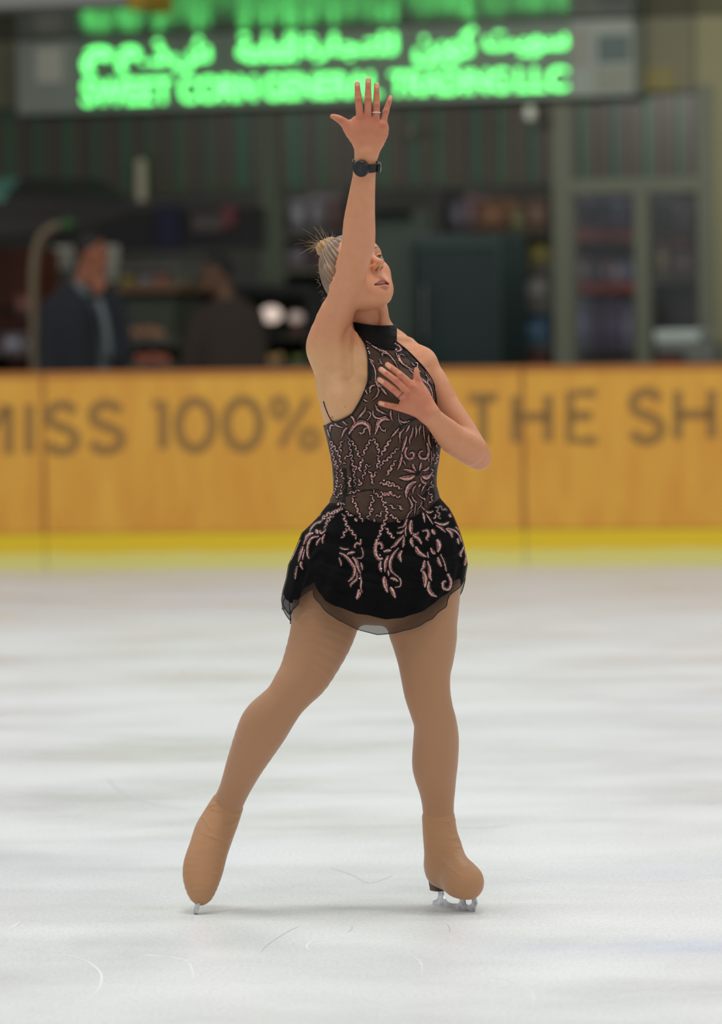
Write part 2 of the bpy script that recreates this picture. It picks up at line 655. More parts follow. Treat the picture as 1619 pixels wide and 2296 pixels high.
def nets(field, h, inside=None, n=16, slack=1.6):
    """mesh the zero surface of field with cells of size h"""
    lo, hi = field.bounds()
    lo = np.floor(lo / (h * n)).astype(int); hi = np.ceil(hi / (h * n)).astype(int)
    big = 1 << 20
    gi = np.arange(n + 1)
    LX, LY, LZ = np.meshgrid(gi, gi, gi, indexing='ij')
    lat = np.stack((LX.ravel(), LY.ravel(), LZ.ravel()), 1)
    rad = h * n * math.sqrt(3) / 2
    ids, pos, quads = [], [], []
    cen = np.array([(x, y, z) for x in range(lo[0], hi[0]) for y in range(lo[1], hi[1]) for z in range(lo[2], hi[2])], int)
    cc = (cen + 0.5) * h * n
    if inside is not None:
        ok = inside(cc, rad * 1.3)
        cen, cc = cen[ok], cc[ok]
    corner = [(0, 0, 0), (1, 0, 0), (0, 1, 0), (1, 1, 0), (0, 0, 1), (1, 0, 1), (0, 1, 1), (1, 1, 1)]
    edges = [(0, 1), (2, 3), (4, 5), (6, 7), (0, 2), (1, 3), (4, 6), (5, 7), (0, 4), (1, 5), (2, 6), (3, 7)]
    cpos = np.array(corner, float)

    def gid(g): return ((g[:, 0] + big // 4) * big + (g[:, 1] + big // 4)) * big + (g[:, 2] + big // 4)
    for b, c in zip(cen, cc):
        dc = field.eval(c[None, :], c, rad)[0]
        if abs(dc) > rad * slack: continue
        base = b * n
        P = (lat + base) * h
        D = field.eval(P, c, rad).reshape(n + 1, n + 1, n + 1)
        S = D < 0
        if S.all() or not S.any(): continue
        cs = np.stack([S[x:x + n, y:y + n, z:z + n] for x, y, z in corner], -1)
        act = cs.any(-1) & ~cs.all(-1)
        I = np.argwhere(act)
        if len(I) == 0: continue
        dv = np.stack([D[I[:, 0] + x, I[:, 1] + y, I[:, 2] + z] for x, y, z in corner], -1)
        acc = np.zeros((len(I), 3)); cnt = np.zeros(len(I))
        for e0, e1 in edges:
            a, bb = dv[:, e0], dv[:, e1]
            cr = (a < 0) != (bb < 0)
            t = np.where(cr, a / np.where(cr, a - bb, 1), 0)
            acc += np.where(cr[:, None], cpos[e0] + t[:, None] * (cpos[e1] - cpos[e0]), 0)
            cnt += cr
        ids.append(gid(I + base)); pos.append((I + base + acc / cnt[:, None]) * h)
        for ax in range(3):
            s0 = S[:n, :n, :n]
            sh = [slice(0, n)] * 3; sh[ax] = slice(1, n + 1)
            s1 = S[tuple(sh)]
            J = np.argwhere(s0 != s1)
            if len(J) == 0: continue
            flip = s0[J[:, 0], J[:, 1], J[:, 2]]
            J = J + base
            u, v = [(1, 2), (2, 0), (0, 1)][ax]
            du = np.zeros(3, int); du[u] = 1
            dvv = np.zeros(3, int); dvv[v] = 1
            q = np.stack((gid(J - du - dvv), gid(J - dvv), gid(J), gid(J - du)), 1)
            q[~flip] = q[~flip][:, ::-1]
            quads.append(q)
    ids = np.concatenate(ids); pos = np.concatenate(pos); quads = np.concatenate(quads)
    o = np.argsort(ids); ids, pos = ids[o], pos[o]
    ix = np.searchsorted(ids, quads); ix = np.minimum(ix, len(ids) - 1)
    good = (ids[ix] == quads).all(1)
    ix = ix[good]
    return pos, ix


def np_mesh(name, V, Q):
    me = bpy.data.meshes.new(name)
    me.vertices.add(len(V)); me.vertices.foreach_set('co', V.astype(np.float32).ravel())
    me.loops.add(Q.size); me.loops.foreach_set('vertex_index', Q.astype(np.int32).ravel())
    me.polygons.add(len(Q))
    me.polygons.foreach_set('loop_start', np.arange(0, Q.size, Q.shape[1], dtype=np.int32))
    me.update(calc_edges=True)
    me.validate()
    return me


def compact(V, Q):
    u, inv = np.unique(Q, return_inverse=True)
    return V[u], inv.reshape(Q.shape)


def set_col(me, name, C):
    a = me.color_attributes.new(name, 'FLOAT_COLOR', 'POINT')
    C = np.concatenate((C, np.ones((len(C), 1))), 1)
    a.data.foreach_set('color', C.astype(np.float32).ravel())


PXM = Y0 / FPX      # metres per pixel at the skater


def S_(px, py, dy, w, b=None, br=1.0):
    """station of a limb: pixel centre, depth, half width in pixels, half depth (metres or ratio)"""
    s = (Y0 + dy) / FPX
    return (B(px, py, dy), w * s, (w * s * br) if b is None else b)


def to_px(P):
    """pixel coordinates of points (for 2-D outlines seen from the rink side)"""
    Q = P - np.array(CAM_O)
    x = Q @ np.array(R_V); z = Q @ np.array(U_V); y = Q[:, 1]
    return np.stack((CX + FPX * x / y, CY - FPX * z / y), 1)


def poly_sd(p, poly):
    """signed distance in pixels, negative inside"""
    poly = np.array(poly, float)
    best = np.full(len(p), 1e9); ins = np.zeros(len(p), bool)
    for i in range(len(poly)):
        a, b = poly[i], poly[(i + 1) % len(poly)]
        ab = b - a
        t = np.clip(((p - a) @ ab) / (ab @ ab + 1e-9), 0, 1)
        best = np.minimum(best, np.hypot(*(p - a - t[:, None] * ab).T))
        c = (a[1] > p[:, 1]) != (b[1] > p[:, 1])
        xi = a[0] + (p[:, 1] - a[1]) / (b[1] - a[1] + 1e-12) * ab[0]
        ins ^= c & (p[:, 0] < xi)
    return np.where(ins, -best, best)

# ------------------------------------------------------------------ the skater
class Group:
    def __init__(self, prims, k=0.01):
        self.prims, self.k, self.neg = prims, k, False
        pr = [p for p in prims if not p.neg]
        self.lo = np.min([p.lo for p in pr], 0); self.hi = np.max([p.hi for p in pr], 0)

    def near(self, c, rad): return self

    def d(self, P):
        c = (P.min(0) + P.max(0)) / 2
        rad = np.linalg.norm(P.max(0) - c) + 1e-4
        d = np.full(len(P), 1.0)
        for p in self.prims:
            m = rad + p.k + 0.012
            if np.any(c + m < p.lo) or np.any(c - m > p.hi): continue
            if isinstance(p, Sweep):
                s = p.near(c, m)
                if not s: continue
                x = p.d(P, s)
            else:
                x = p.d(P)
            d = smax(d, -x, p.k) if p.neg else smin(d, x, p.k)
        return d


# head frame: looks up and towards the right of the picture
yaw, pit, tilt = math.radians(42), math.radians(26), math.radians(-3)
F0 = Vector((math.cos(pit) * math.sin(yaw), -math.cos(pit) * math.cos(yaw), math.sin(pit)))
U0 = Vector((-math.sin(pit) * math.sin(yaw), math.sin(pit) * math.cos(yaw), math.cos(pit)))
L0 = U0.cross(F0)
if L0.x < 0: L0 = -L0
RT = Matrix.Rotation(tilt, 3, 'Y')          # clockwise in the picture
HF, HU, HL = RT @ F0, RT @ U0, RT @ L0
HAX = (HL, HF, HU)
_off = HF * .0985 - HU * .0395
HEAD_C = np.array(B(851, 604, _off.y) - _off)


def hp(l, f, u):
    """head-frame point -> world"""
    return Vector(HEAD_C) + HL * l + HF * f + HU * u


def eld(P, c, r):
    q = P - np.array(c); r = np.array(r, float)
    kk = np.sqrt(((q / r) ** 2).sum(1)) + 1e-9
    g = np.sqrt(((q / r ** 2) ** 2).sum(1)) + 1e-9
    return kk * (kk - 1) / g


def capd(P, a, b, ra, rb):
    a = np.array(a); b = np.array(b); ab = b - a
    t = np.clip(((P - a) @ ab) / (ab @ ab), 0, 1)
    return np.linalg.norm(P - a - t[:, None] * ab, axis=1) - (ra + (rb - ra) * t)


EYE = (0.0305, 0.0755, -0.002)
EYE_R = 0.0122


def head_fn(P):
    Q = P.copy(); Q[:, 0] = np.abs(Q[:, 0])         # the face is symmetric
    d = eld(P, (0, .008, .018), (.065, .070, .073))
    d = smin(d, eld(P, (0, .030, -.030), (.058, .058, .074)), .03)
    d = smin(d, capd(Q, (.051, .004, -.054), (.016, .064, -.092), .017, .014), .03)       # jaw
    d = smin(d, eld(P, (0, .070, -.096), (.020, .018, .016)), .022)                       # chin
    d = smin(d, eld(P, (0, .060, -.070), (.036, .032, .028)), .02)                        # mouth mound
    d = smin(d, eld(Q, (.036, .046, -.062), (.022, .026, .028)), .025)                    # cheek
    d = smin(d, eld(Q, (.042, .053, -.024), (.023, .021, .020)), .03)                     # cheekbone
    d = smin(d, capd(Q, (.008, .083, .018), (.042, .066, .020), .010, .008), .016)        # brow
    d = smin(d, eld(P, (0, .062, .034), (.044, .025, .030)), .03)                         # forehead
    d = smax(d, -eld(Q, (.0315, .094, -.001), (.0165, .0135, .0115)), .012)                # sockets
    # eyelids around an almond opening
    q = Q - np.array(EYE)
    r = np.linalg.norm(q, axis=1)
    lid = r - (EYE_R + .0022)
    x = np.clip(q[:, 0] / .0135, -1, 1)
    op = np.abs(q[:, 2] + .0004 - .0016 * (1 - x * x)) - .0052 * (1 - x * x)
    lid = smax(lid, -op, .0012)
    lid = np.where(q[:, 1] > -.006, lid, 1)
    d = smin(d, lid, .004)
    d = np.where((op < 0.0) & (r < EYE_R + .006) & (q[:, 1] > 0), np.maximum(d, -(r - EYE_R + .0005)), d)
    # nose
    d = smin(d, capd(P, (0, .080, .012), (0, .103, -.022), .0068, .0085), .012)
    d = smin(d, eld(P, (0, .1065, -.0265), (.0098, .0098, .0088)), .008)
    d = smin(d, eld(Q, (.0102, .0955, -.0310), (.0066, .0090, .0070)), .006)
    d = smin(d, capd(P, (0, .105, -.031), (0, .092, -.041), .0038, .0035), .005)
    d = smax(d, -eld(Q, (.0062, .0985, -.0392), (.0038, .0080, .0066)), .002)
    # lips
    up = capd(Q, (0, .0945, -.0650), (.0270, .0790, -.0742), .0054, .0024)
    lo = capd(Q, (0, .0915, -.0828), (.0260, .0780, -.0762), .0068, .0034)
    d = smin(d, up, .005); d = smin(d, lo, .005)
    d = smax(d, -eld(P, (0, .087, -.0738), (.0240, .019, .0046)), .002)
    d = smax(d, -capd(P, (0, .097, -.046), (0, .096, -.053), .0022, .0026), .004)         # philtrum
    d = smin(d, eld(P, (0, .080, -.089), (.012, .004, .004)) + .002, .006)
    # ears
    e = eld(Q, (.0735, .008, -.010), (.0060, .017, .030))
    e = smax(e, -eld(Q, (.081, .014, -.006), (.006, .010, .018)), .004)
    d = smin(d, e, .006)
    return d


HEAD = Local(HEAD_C, HAX, head_fn, 0.17, k=.016)

# torso ------------------------------------------------------------
TOR = [(757, 832, 44, .050, .035), (775, 836, 60, .062, .03), (795, 846, 84, .078, .022), (820, 846, 108, .090, .012),
       (860, 847, 126, .100, .004), (900, 852, 126.5, .103, 0), (945, 857.5, 124.5, .100, 0), (1000, 863.5, 121.5, .094, 0),
       (1050, 863, 114, .088, 0), (1095, 863.5, 112, .087, 0), (1130, 865, 122, .094, 0), (1180, 863, 139, .106, 0),
       (1230, 862, 152, .114, .004), (1290, 862, 158, .114, .006), (1345, 862, 150, .10, .006)]
torso = Sweep([(B(c, y, dy), w * PXM, b) for y, c, w, b, dy in TOR], k=.02, u=(1, 0, 0), per=2, cap=.6)
bust = [Ell(B(795, 902, -.070), (.060, .052, .058), k=.03), Ell(B(908, 905, -.074), (.056, .050, .056), k=.03)]
butt = [Ell(B(800, 1275, .075), (.075, .065, .085), k=.03), Ell(B(926, 1275, .075), (.075, .065, .085), k=.03)]
neck = Sweep([S_(818, 668, .02, 46, br=1.0), S_(826, 700, .024, 44.5, br=1.0), S_(830, 728, .03, 44.5, br=1.02), S_(833, 760, .034, 48), S_(834, 790, .04, 60)], k=.02, per=2)
sterno = Sweep([S_(857, 690, -.022, 6.5), S_(860, 712, -.020, 7.5), S_(857, 745, -.022, 8)], k=.012)
traps = Sweep([S_(800, 740, .045, 26), S_(770, 765, .04, 34), S_(750, 790, .02, 40)], k=.03, per=4)
trapsL = Sweep([S_(862, 752, .045, 24), S_(900, 785, .035, 27), S_(940, 812, .02, 29)], k=.03, per=4)
# side of the chest below the raised arm
lat = Sweep([S_(737, 790, .01, 40, br=1.1), S_(752, 840, .012, 46, br=1.3), S_(768, 885, .01, 50, br=1.5), S_(782, 930, .0, 48, br=1.4), S_(800, 970, 0, 44)], k=.03, per=4)
pec = Sweep([S_(765, 765, -.03, 24), S_(786, 800, -.045, 30), S_(812, 850, -.055, 30)], k=.03, per=4)
# raised right arm
RA = [(790, 750, 40, 46, .005), (768, 741, 45, 46, 0), (745, 742, 44, 44, -.02), (722, 748, 42, 42, -.035), (700, 756, 39, 40, -.052), (680, 765, 35.5, 38, -.068), (660, 771.5, 35, 36, -.085),
      (640, 778, 34.5, 35, -.10), (620, 785.5, 34, 34, -.115), (600, 791.5, 34.5, 34, -.13), (580, 796, 34.8, 35, -.145), (560, 801, 36.5, 36, -.155),
      (540, 804, 38, 36, -.165), (520, 805, 37.6, 35, -.176), (500, 805.7, 36.4, 34, -.187), (480, 807.2, 34.4, 32, -.198), (440, 811.3, 30.2, 27, -.22), (400, 816, 26.4, 22, -.24),
      (371, 818.5, 25.2, 19.5, -.255), (345, 820.5, 24, 19, -.265)]
arm_r = Sweep([S_(x, y, dy, w * .985, br=d / w) for y, x, w, d, dy in RA], k=.02, per=1)
delt_r = Ell(B(738, 778, .0), (43 * PXM, .045, 50 * PXM), k=.03)
pit = Sweep([S_(781, 770, -.062, 6), S_(779, 800, -.066, 9), S_(777, 830, -.074, 8)], k=.035, neg=True)
hd = -.268


def digit(pts, k=.0025):
    return Sweep([S_(x, y, hd_ + z, w, br=.92) for x, y, w, z, hd_ in pts], k=k, per=2, cap=1.0)


def R(x, y, w, z=0): return (x, y, w, z, hd)


hand_r = [Sweep([S_(820.5, 352, hd + .004, 23, br=.78), S_(820, 335, hd + .002, 25.5, br=.62), S_(821, 316, hd, 33, br=.42), S_(823, 296, hd, 41, br=.31), S_(827, 278, hd, 42, br=.27), S_(829, 268, hd, 36, br=.26)], k=.008, per=2, cap=.5),
          digit([R(808, 292, 10.5, -.004), R(807, 256, 8.6, -.005), R(803.5, 222, 7.7, -.004), R(801.8, 200, 6.8, -.001), R(801, 187, 6.1, .002)]),
          digit([R(824, 290, 10, -.005), R(825, 254, 8.4, -.006), R(825.3, 222, 7.9, -.004), R(825.6, 194, 7.0, -.001), R(825.8, 179, 6.2, .002)]),
          digit([R(842, 292, 10, -.004), R(844, 258, 7.9, -.004), R(844.2, 232, 7.4, -.002), R(844.6, 206, 6.7, 0), R(845, 190.5, 6.0, .003)]),
          digit([R(855, 300, 10, -.001), R(860.5, 272, 7.4, 0), R(866.5, 246, 6.6, .001), R(872.5, 228, 5.9, .003), R(876, 218, 5.2, .005)]),
          digit([R(806, 318, 13, .004), R(789, 298, 12.5, .002), R(775, 279, 10.2, -.002), R(763, 268.5, 8.8, -.004), R(752, 263, 7.0, -.004), R(744.5, 260.5, 5.0, -.003)], k=.012),
          Sweep([S_(789, 297, hd, 9, br=.5), S_(803, 284, hd, 7, br=.45)], k=.016),
          Sweep([S_(836, 346, hd, 8, br=.9), S_(850, 322, hd, 9, br=.9), S_(858, 300, hd, 9, br=.8), S_(859, 286, hd, 8, br=.8)], k=.016)]
knuck = [Ell(B(x, y, hd - .0065), (.006, .004, .006), k=.006) for x, y in ((808, 264), (825, 262), (843, 266), (858, 281))]
knuck += [Ell(B(x, y, hd - .0045 + z), (.0078, .0046, .0062), k=.004) for x, y, z in ((804, 223, -.003), (825.2, 222, -.003), (844.2, 236, -.001), (865, 250, .002), (763, 269, -.003))]
ARM_R = Group([arm_r] + hand_r + knuck, k=.028)

# left arm across the chest
LA = [(940, 815, 31, .012), (958, 836, 32, .008), (981, 868, 30.5, .0), (998, 902, 29.5, -.004), (1019, 935, 29, -.01), (1045, 975, 29, -.016), (1066, 1012, 28.5, -.022), (1077, 1030, 23, -.026)]
arm_l = Sweep([S_(x, y, dy, w, br=1.08) for x, y, w, dy in LA], k=.02, per=2)
LF = [(1072, 1024, 25, -.028), (1058, 1010, 35, -.044), (1038, 996, 36, -.062), (1018, 985, 34, -.082), (1000, 967, 30, -.104), (985, 952, 26, -.124), (972, 938, 23, -.140), (962, 928, 22.5, -.148)]
fore_l = Sweep([S_(x, y, dy, w, br=(.98 if i < 4 else .88 - .03 * (i - 4))) for i, (x, y, w, dy) in enumerate(LF)], k=.012, per=2)
hl = -.150


def Lh(x, y, w, z=0): return (x, y, w, z, hl)


hand_l = [Sweep([S_(966, 932, hl + .001, 22, br=.72), S_(952, 920, hl - .001, 25, br=.55), S_(938, 906, hl - .003, 31, br=.42), S_(924, 893, hl - .003, 33, br=.36), S_(912, 884, hl - .001, 29, br=.36)], k=.01, per=2, cap=.5),
          digit([Lh(938, 882, 11, -.004), Lh(923, 864, 8.8, -.006), Lh(898, 840.5, 7.5, -.004), Lh(879, 825.5, 6.7, .004), Lh(868.5, 817.5, 6.0, .010)]),
          digit([Lh(934, 897, 10.5, -.006), Lh(916, 881, 9.0, -.008), Lh(888.5, 854, 7.7, -.007), Lh(866, 837, 6.8, .002), Lh(854, 828, 6.1, .009)]),
          digit([Lh(928, 907, 10.5, -.005), Lh(907, 895, 8.6, -.006), Lh(882, 873, 7.8, -.006), Lh(861, 857.5, 7.0, .002), Lh(850.5, 851, 6.3, .009)]),
          digit([Lh(926, 922, 10, -.001), Lh(904, 917, 8.0, -.002), Lh(881, 911, 7.0, -.003), Lh(863, 907, 6.5, .002), Lh(852.5, 904, 5.8, .007)]),
          digit([Lh(962, 908, 12.5, .006), Lh(953, 886, 12, .006), Lh(942, 867, 10.0, .004), Lh(935.5, 850, 8.4, .003), Lh(934, 836, 7.0, .005), Lh(934, 828, 5.6, .007)], k=.012),
          Sweep([S_(944, 884, hl + .002, 9, br=.6), S_(930, 872, hl, 8, br=.6)], k=.014)]
knuck_l = [Ell(B(x, y, hl - .013), (.006, .004, .006), k=.007) for x, y in ((923, 868), (915, 882), (907, 896))]
knuck_l += [Ell(B(x, y, hl - .0095), (.0078, .0046, .0064), k=.004) for x, y in ((897.5, 841), (888, 854), (881, 873), (880, 911))]
ARM_L = Group([arm_l, fore_l] + hand_l + knuck_l, k=.006)
delt_l = Ell(B(945, 818, .008), (34 * PXM, .038, 34 * PXM), k=.03)

# legs
LR = [(745, 1315, 84, .01), (733, 1372, 77, 0), (719, 1430, 69.5, -.015), (687, 1505, 58, -.035), (662, 1540, 50.5, -.048), (640, 1569, 46, -.05), (618, 1595, 49.5, -.044), (599, 1618, 54, -.03), (584, 1643, 53, -.018),
      (552, 1708, 42, .02), (536, 1745, 36, .045), (522, 1778, 32.5, .07), (508, 1808, 33, .09)]
LL = [(948, 1318, 84, .01), (949, 1360, 79, .005), (947, 1400, 77, 0), (951, 1428, 72.5, -.004), (954, 1471, 63, -.012), (954, 1507, 55.5, -.018), (958, 1551, 51, -.026), (967.5, 1591, 47.5, -.03), (976, 1622, 47, -.022),
      (978, 1658, 50, 0), (975.5, 1707, 50.5, .02), (976, 1733, 47, .032), (980, 1767, 40, .045), (982, 1800, 35, .058), (983.5, 1835, 33, .065)]


def legsweep(L, sh=0.0):
    return Sweep([S_(x, y, dy, w - sh, br=1.06) for x, y, w, dy in L], k=.02, per=2)


def trace(field, px_, py_, off=0.0):
    """first point of a field met by the sight line through a pixel"""
    d = np.array(pdir(px_, py_)); o = np.array(CAM_O)
    t = Y0 - .5
    for _ in range(90):
        P = (o + d * t)[None, :]
        x = field.eval(P, P[0], .02)[0]
        if x < .0004: return Vector(o + d * (t - off))
        t += min(max(x * .7, .0008), .03)
        if t > Y0 + .5: break
    return None


leg_shrink = 4
BODY = [torso] + bust + butt + [lat, pec, traps, trapsL, delt_r, delt_l, neck, sterno, ARM_R, pit, HEAD, ARM_L, legsweep(LR, leg_shrink), legsweep(LL, leg_shrink)]
for q in BODY:
    if isinstance(q, Group): q.k = {id(ARM_R): .028, id(ARM_L): .008}[id(q)]
_f = Field([q for q in BODY if q is not pit])
_pp = [trace(_f, x, y, -.001) for x, y in ((783, 742), (779, 765), (777, 790), (776, 815), (779, 838))]
BODY[BODY.index(pit)] = pit = Sweep([(p, r, r) for p, r in zip(_pp, (.004, .007, .0085, .008, .005))], k=.022, neg=True, per=2)
_pp = [trace(_f, x, y, .0005) for x, y in ((792, 752), (800, 780), (806, 810), (808, 840))]
BODY.insert(BODY.index(pit), Sweep([(p, r, r) for p, r in zip(_pp, (.006, .009, .009, .006))], k=.025, per=2))
body_field = Field(BODY)
z735 = B(800, 1085)[2]
wristp = np.array(B(972, 938, -.14)); wristd = np.array(B(940, 905, -.15)) - wristp; wristd /= np.linalg.norm(wristd)


def fine_d(P):
    """positive inside the finely meshed region"""
    return P[:, 2] - z735


def hand_d(P):
    b = np.minimum((P - wristp) @ wristd, .17 - np.linalg.norm(P - wristp, axis=1))
    return np.minimum(b, -.085 - (P[:, 1] - Y0))


HC, HFN = 0.0032, 0.0015
V1, Q1 = nets(body_field, HC, lambda c, r: fine_d(c) < r)
ce = V1[Q1].mean(1)
V1, Q1 = compact(V1, Q1[fine_d(ce) < .0015])
V2, Q2 = nets(body_field, HFN, lambda c, r: fine_d(c) > -r)
ce = V2[Q2].mean(1)
V2, Q2 = compact(V2, Q2[fine_d(ce) > -.0005])
BV = np.concatenate((V1, V2)); BQ = np.concatenate((Q1, Q2 + len(V1)))
print('BODY', len(V1), len(V2))
SK_O = Vector((B(862, 1300)[0], Y0, 0.0))
skater = empty('person', SK_O)
tag(skater, 'figure skater in a black sequined dress, right arm raised, left hand on chest', 'person')
me = np_mesh('body', BV, BQ)
# colour of the skin: redder hands, nails, lips, brows
px = to_px(BV)
base = np.array(lin((208, 145, 108)))
C = np.tile(base, (len(BV), 1))


def blend(mask, col):
    global C
    C = C * (1 - mask[:, None]) + np.array(col) * mask[:, None]


def sst(x, a, b):
    t = np.clip((x - a) / (b - a), 0, 1); return t * t * (3 - 2 * t)


hand_m = np.maximum(sst(-px[:, 1], -355, -290), sst(hand_d(BV) * (px[:, 1] > 790), 0, .03))
blend(hand_m * .75, lin((200, 124, 96)))
blend(.75 * sst(px[:, 1], 730, 810) * (px[:, 0] < 830) * (px[:, 1] < 960), lin((214, 168, 118)))
LP = (BV - HEAD_C) @ np.array([list(v) for v in HAX]).T
isface = (np.abs(LP[:, 0]) < .08) & (LP[:, 1] > .02) & (np.abs(LP[:, 2]) < .13) & (np.linalg.norm(LP, axis=1) < .14)
AL = np.abs(LP[:, 0])
fx = isface.astype(float)
blend(fx * .35 * np.exp(-((AL - .04) / .02) ** 2 - ((LP[:, 2] + .03) / .025) ** 2), lin((214, 128, 104)))
up = capd(np.stack((AL, LP[:, 1], LP[:, 2]), 1), (0, .0945, -.0650), (.0270, .0790, -.0742), .0068, .0036)
lo = capd(np.stack((AL, LP[:, 1], LP[:, 2]), 1), (0, .0915, -.0828), (.0260, .0780, -.0762), .0086, .0052)
blend(fx * np.maximum(sst(-up, -.0008, .0008), .8 * sst(-lo, -.0022, .0004)), lin((182, 108, 92)))
blend(fx * sst(-eld(LP, (0, .087, -.0738), (.0235, .020, .0044)), -.0004, .0008) * (LP[:, 1] < .0890), lin((60, 22, 20)))
brow = np.abs(LP[:, 2] - (.0185 + .006 * np.sin(np.clip((AL - .012) / .036, 0, 1) * 2.4))) - .0028 * np.clip((.052 - AL) / .03, .25, 1)
blend(fx * .8 * sst(-brow, -.001, .001) * (AL > .012) * (AL < .050) * (LP[:, 1] > .05), lin((112, 84, 66)))
q = np.stack((AL, LP[:, 1], LP[:, 2]), 1) - np.array(EYE)
rr = np.linalg.norm(q, axis=1)
xx = np.clip(q[:, 0] / .0135, -1, 1)
lash = np.abs(q[:, 2] + .0004 - .0016 * (1 - xx * xx)) - .0052 * (1 - xx * xx)
blend(fx * .85 * (rr < EYE_R + .0035) * sst(-np.abs(lash), -.0016, -.0004) * (q[:, 1] > 0), lin((70, 46, 40)))
nost = eld(np.stack((AL, LP[:, 1], LP[:, 2]), 1), (.0062, .0985, -.0392), (.0038, .0080, .0066))
blend(fx * .9 * sst(-nost, -.0004, .0008), lin((74, 36, 30)))
for x, y, r in ((804, 223, 7), (802, 200, 5), (825.2, 222, 7), (825.5, 196, 5), (844.2, 236, 7), (845, 208, 5), (865.5, 249, 6), (873, 231, 4.5), (763, 270, 8), (808, 262, 8), (825, 260, 8), (843, 264, 8), (858, 279, 8),
                (895, 842, 7), (877, 828, 5), (888, 853, 7), (867, 836, 5), (881, 874, 7), (861, 858, 5), (880, 911, 6.5), (864, 907, 5), (923, 868, 8), (915, 882, 8), (907, 896, 8), (937, 852, 7)):
    rr_ = np.hypot(px[:, 0] - x, px[:, 1] - y) / r
    blend(.42 * np.exp(-rr_ ** 2) * (BV[:, 1] < (Y0 + hd + .002 if y < 400 else Y0 + hl + .012)), lin((176, 88, 72)))
for x, y, ax_, ay_, w, l in ((801.3, 186, 0, -1, 4.3, 6.5), (825.6, 178.5, 0, -1, 4.6, 7), (845, 190, .02, -1, 4.3, 7), (875.5, 219, .37, -.93, 3.6, 5.5),
                             (870, 822, -.78, -.62, 4.2, 7), (858.5, 829, -.78, -.62, 4.4, 7), (855, 854, -.82, -.57, 4.2, 7), (856, 905, -.97, -.24, 3.8, 6)):
    u = (px[:, 0] - x) * ax_ + (px[:, 1] - y) * ay_
    v = -(px[:, 0] - x) * ay_ + (px[:, 1] - y) * ax_
    front = BV[:, 1] < (Y0 + hd + .002 if y < 400 else Y0 + hl + .012)
    blend(.75 * sst(-((u / l) ** 4 + (v / w) ** 4), -1.25, -.9) * front, lin((232, 176, 150)))
for x, y, ax_, ay_ in ((898.5, 886, -.75, -.66),):        # ring tattoo
    u = (px[:, 0] - x) * ax_ + (px[:, 1] - y) * ay_
    v = -(px[:, 0] - x) * ay_ + (px[:, 1] - y) * ax_
    blend(.8 * sst(-np.abs(u), -2.0, -.9) * (np.abs(v) < 10) * (BV[:, 1] < Y0 + hl + .012), lin((70, 70, 82)))
for x, y, r in ((774, 912, 1.6), (825.5, 404, 1.2), (708, 756, 1.0), (745, 936, 3.5)):
    blend(.6 * sst(-np.hypot(px[:, 0] - x, px[:, 1] - y), -r * 1.5, -r * .5) * (BV[:, 1] < Y0), lin((120, 90, 72)))
set_col(me, 'skin', C)
k = NT('skin')
at = k.n('ShaderNodeAttribute', attribute_name='skin')
nz = k.noise(s=45, detail=3)
mx = k.n('ShaderNodeMix', data_type='RGBA', blend_type='MULTIPLY'); mx.inputs[0].default_value = .5
k.l(at.outputs[0], mx.inputs[6])
k.l(k.ramp(nz, [(0.3, (0.90, 0.84, 0.80)), (0.7, (1, 1, 1))]), mx.inputs[7])
k.l(mx.outputs[2], k.p.inputs['Base Color'])
k.p.inputs['Roughness'].default_value = .48
k.p.inputs['Specular IOR Level'].default_value = .35
k.p.inputs['Subsurface Weight'].default_value = .12
k.p.inputs['Subsurface Radius'].default_value = (1.0, .35, .2)
k.p.inputs['Subsurface Scale'].default_value = .008
M_SKIN = k.m
body = link_mesh('body', me, M_SKIN, skater, smooth=True)

# eyes
for sgn in (1, -1):
    m = MB()
    c = hp(sgn * EYE[0], EYE[1], EYE[2])
    m.ball(c, EYE_R, nu=28, nv=20)
    e = m.build('eye', None, body, smooth=True)
    g = (HF * .93 + HU * .22 - HL * .1).normalized()
    k = NT('eye')
    me_ = e.data
    co = np.empty(len(me_.vertices) * 3, np.float32); me_.vertices.foreach_get('co', co); co = co.reshape(-1, 3)
    cs = (co - np.array(c)) @ np.array(g) / EYE_R
    Ce = np.tile(np.array((.72, .68, .64)), (len(co), 1))
    Ce[cs > .86] = (.10, .085, .045); Ce[cs > .975] = (.005, .005, .005)
    set_col(me_, 'iris', Ce)
    at = k.n('ShaderNodeAttribute', attribute_name='iris'); k.l(at.outputs[0], k.p.inputs['Base Color'])
    k.p.inputs['Roughness'].default_value = .08
    me_.materials.append(k.m)
m = MB()
m.ball(hp(0, .0800, -.0680), .0205, .0130, .0032, HAX, 20, 8)
m.build('teeth', mat('teeth', (236, 228, 216), .25), body, smooth=True)

# hair, drawn back from the hairline into a high knot
BUN = np.array((-.003, -.023, .080))


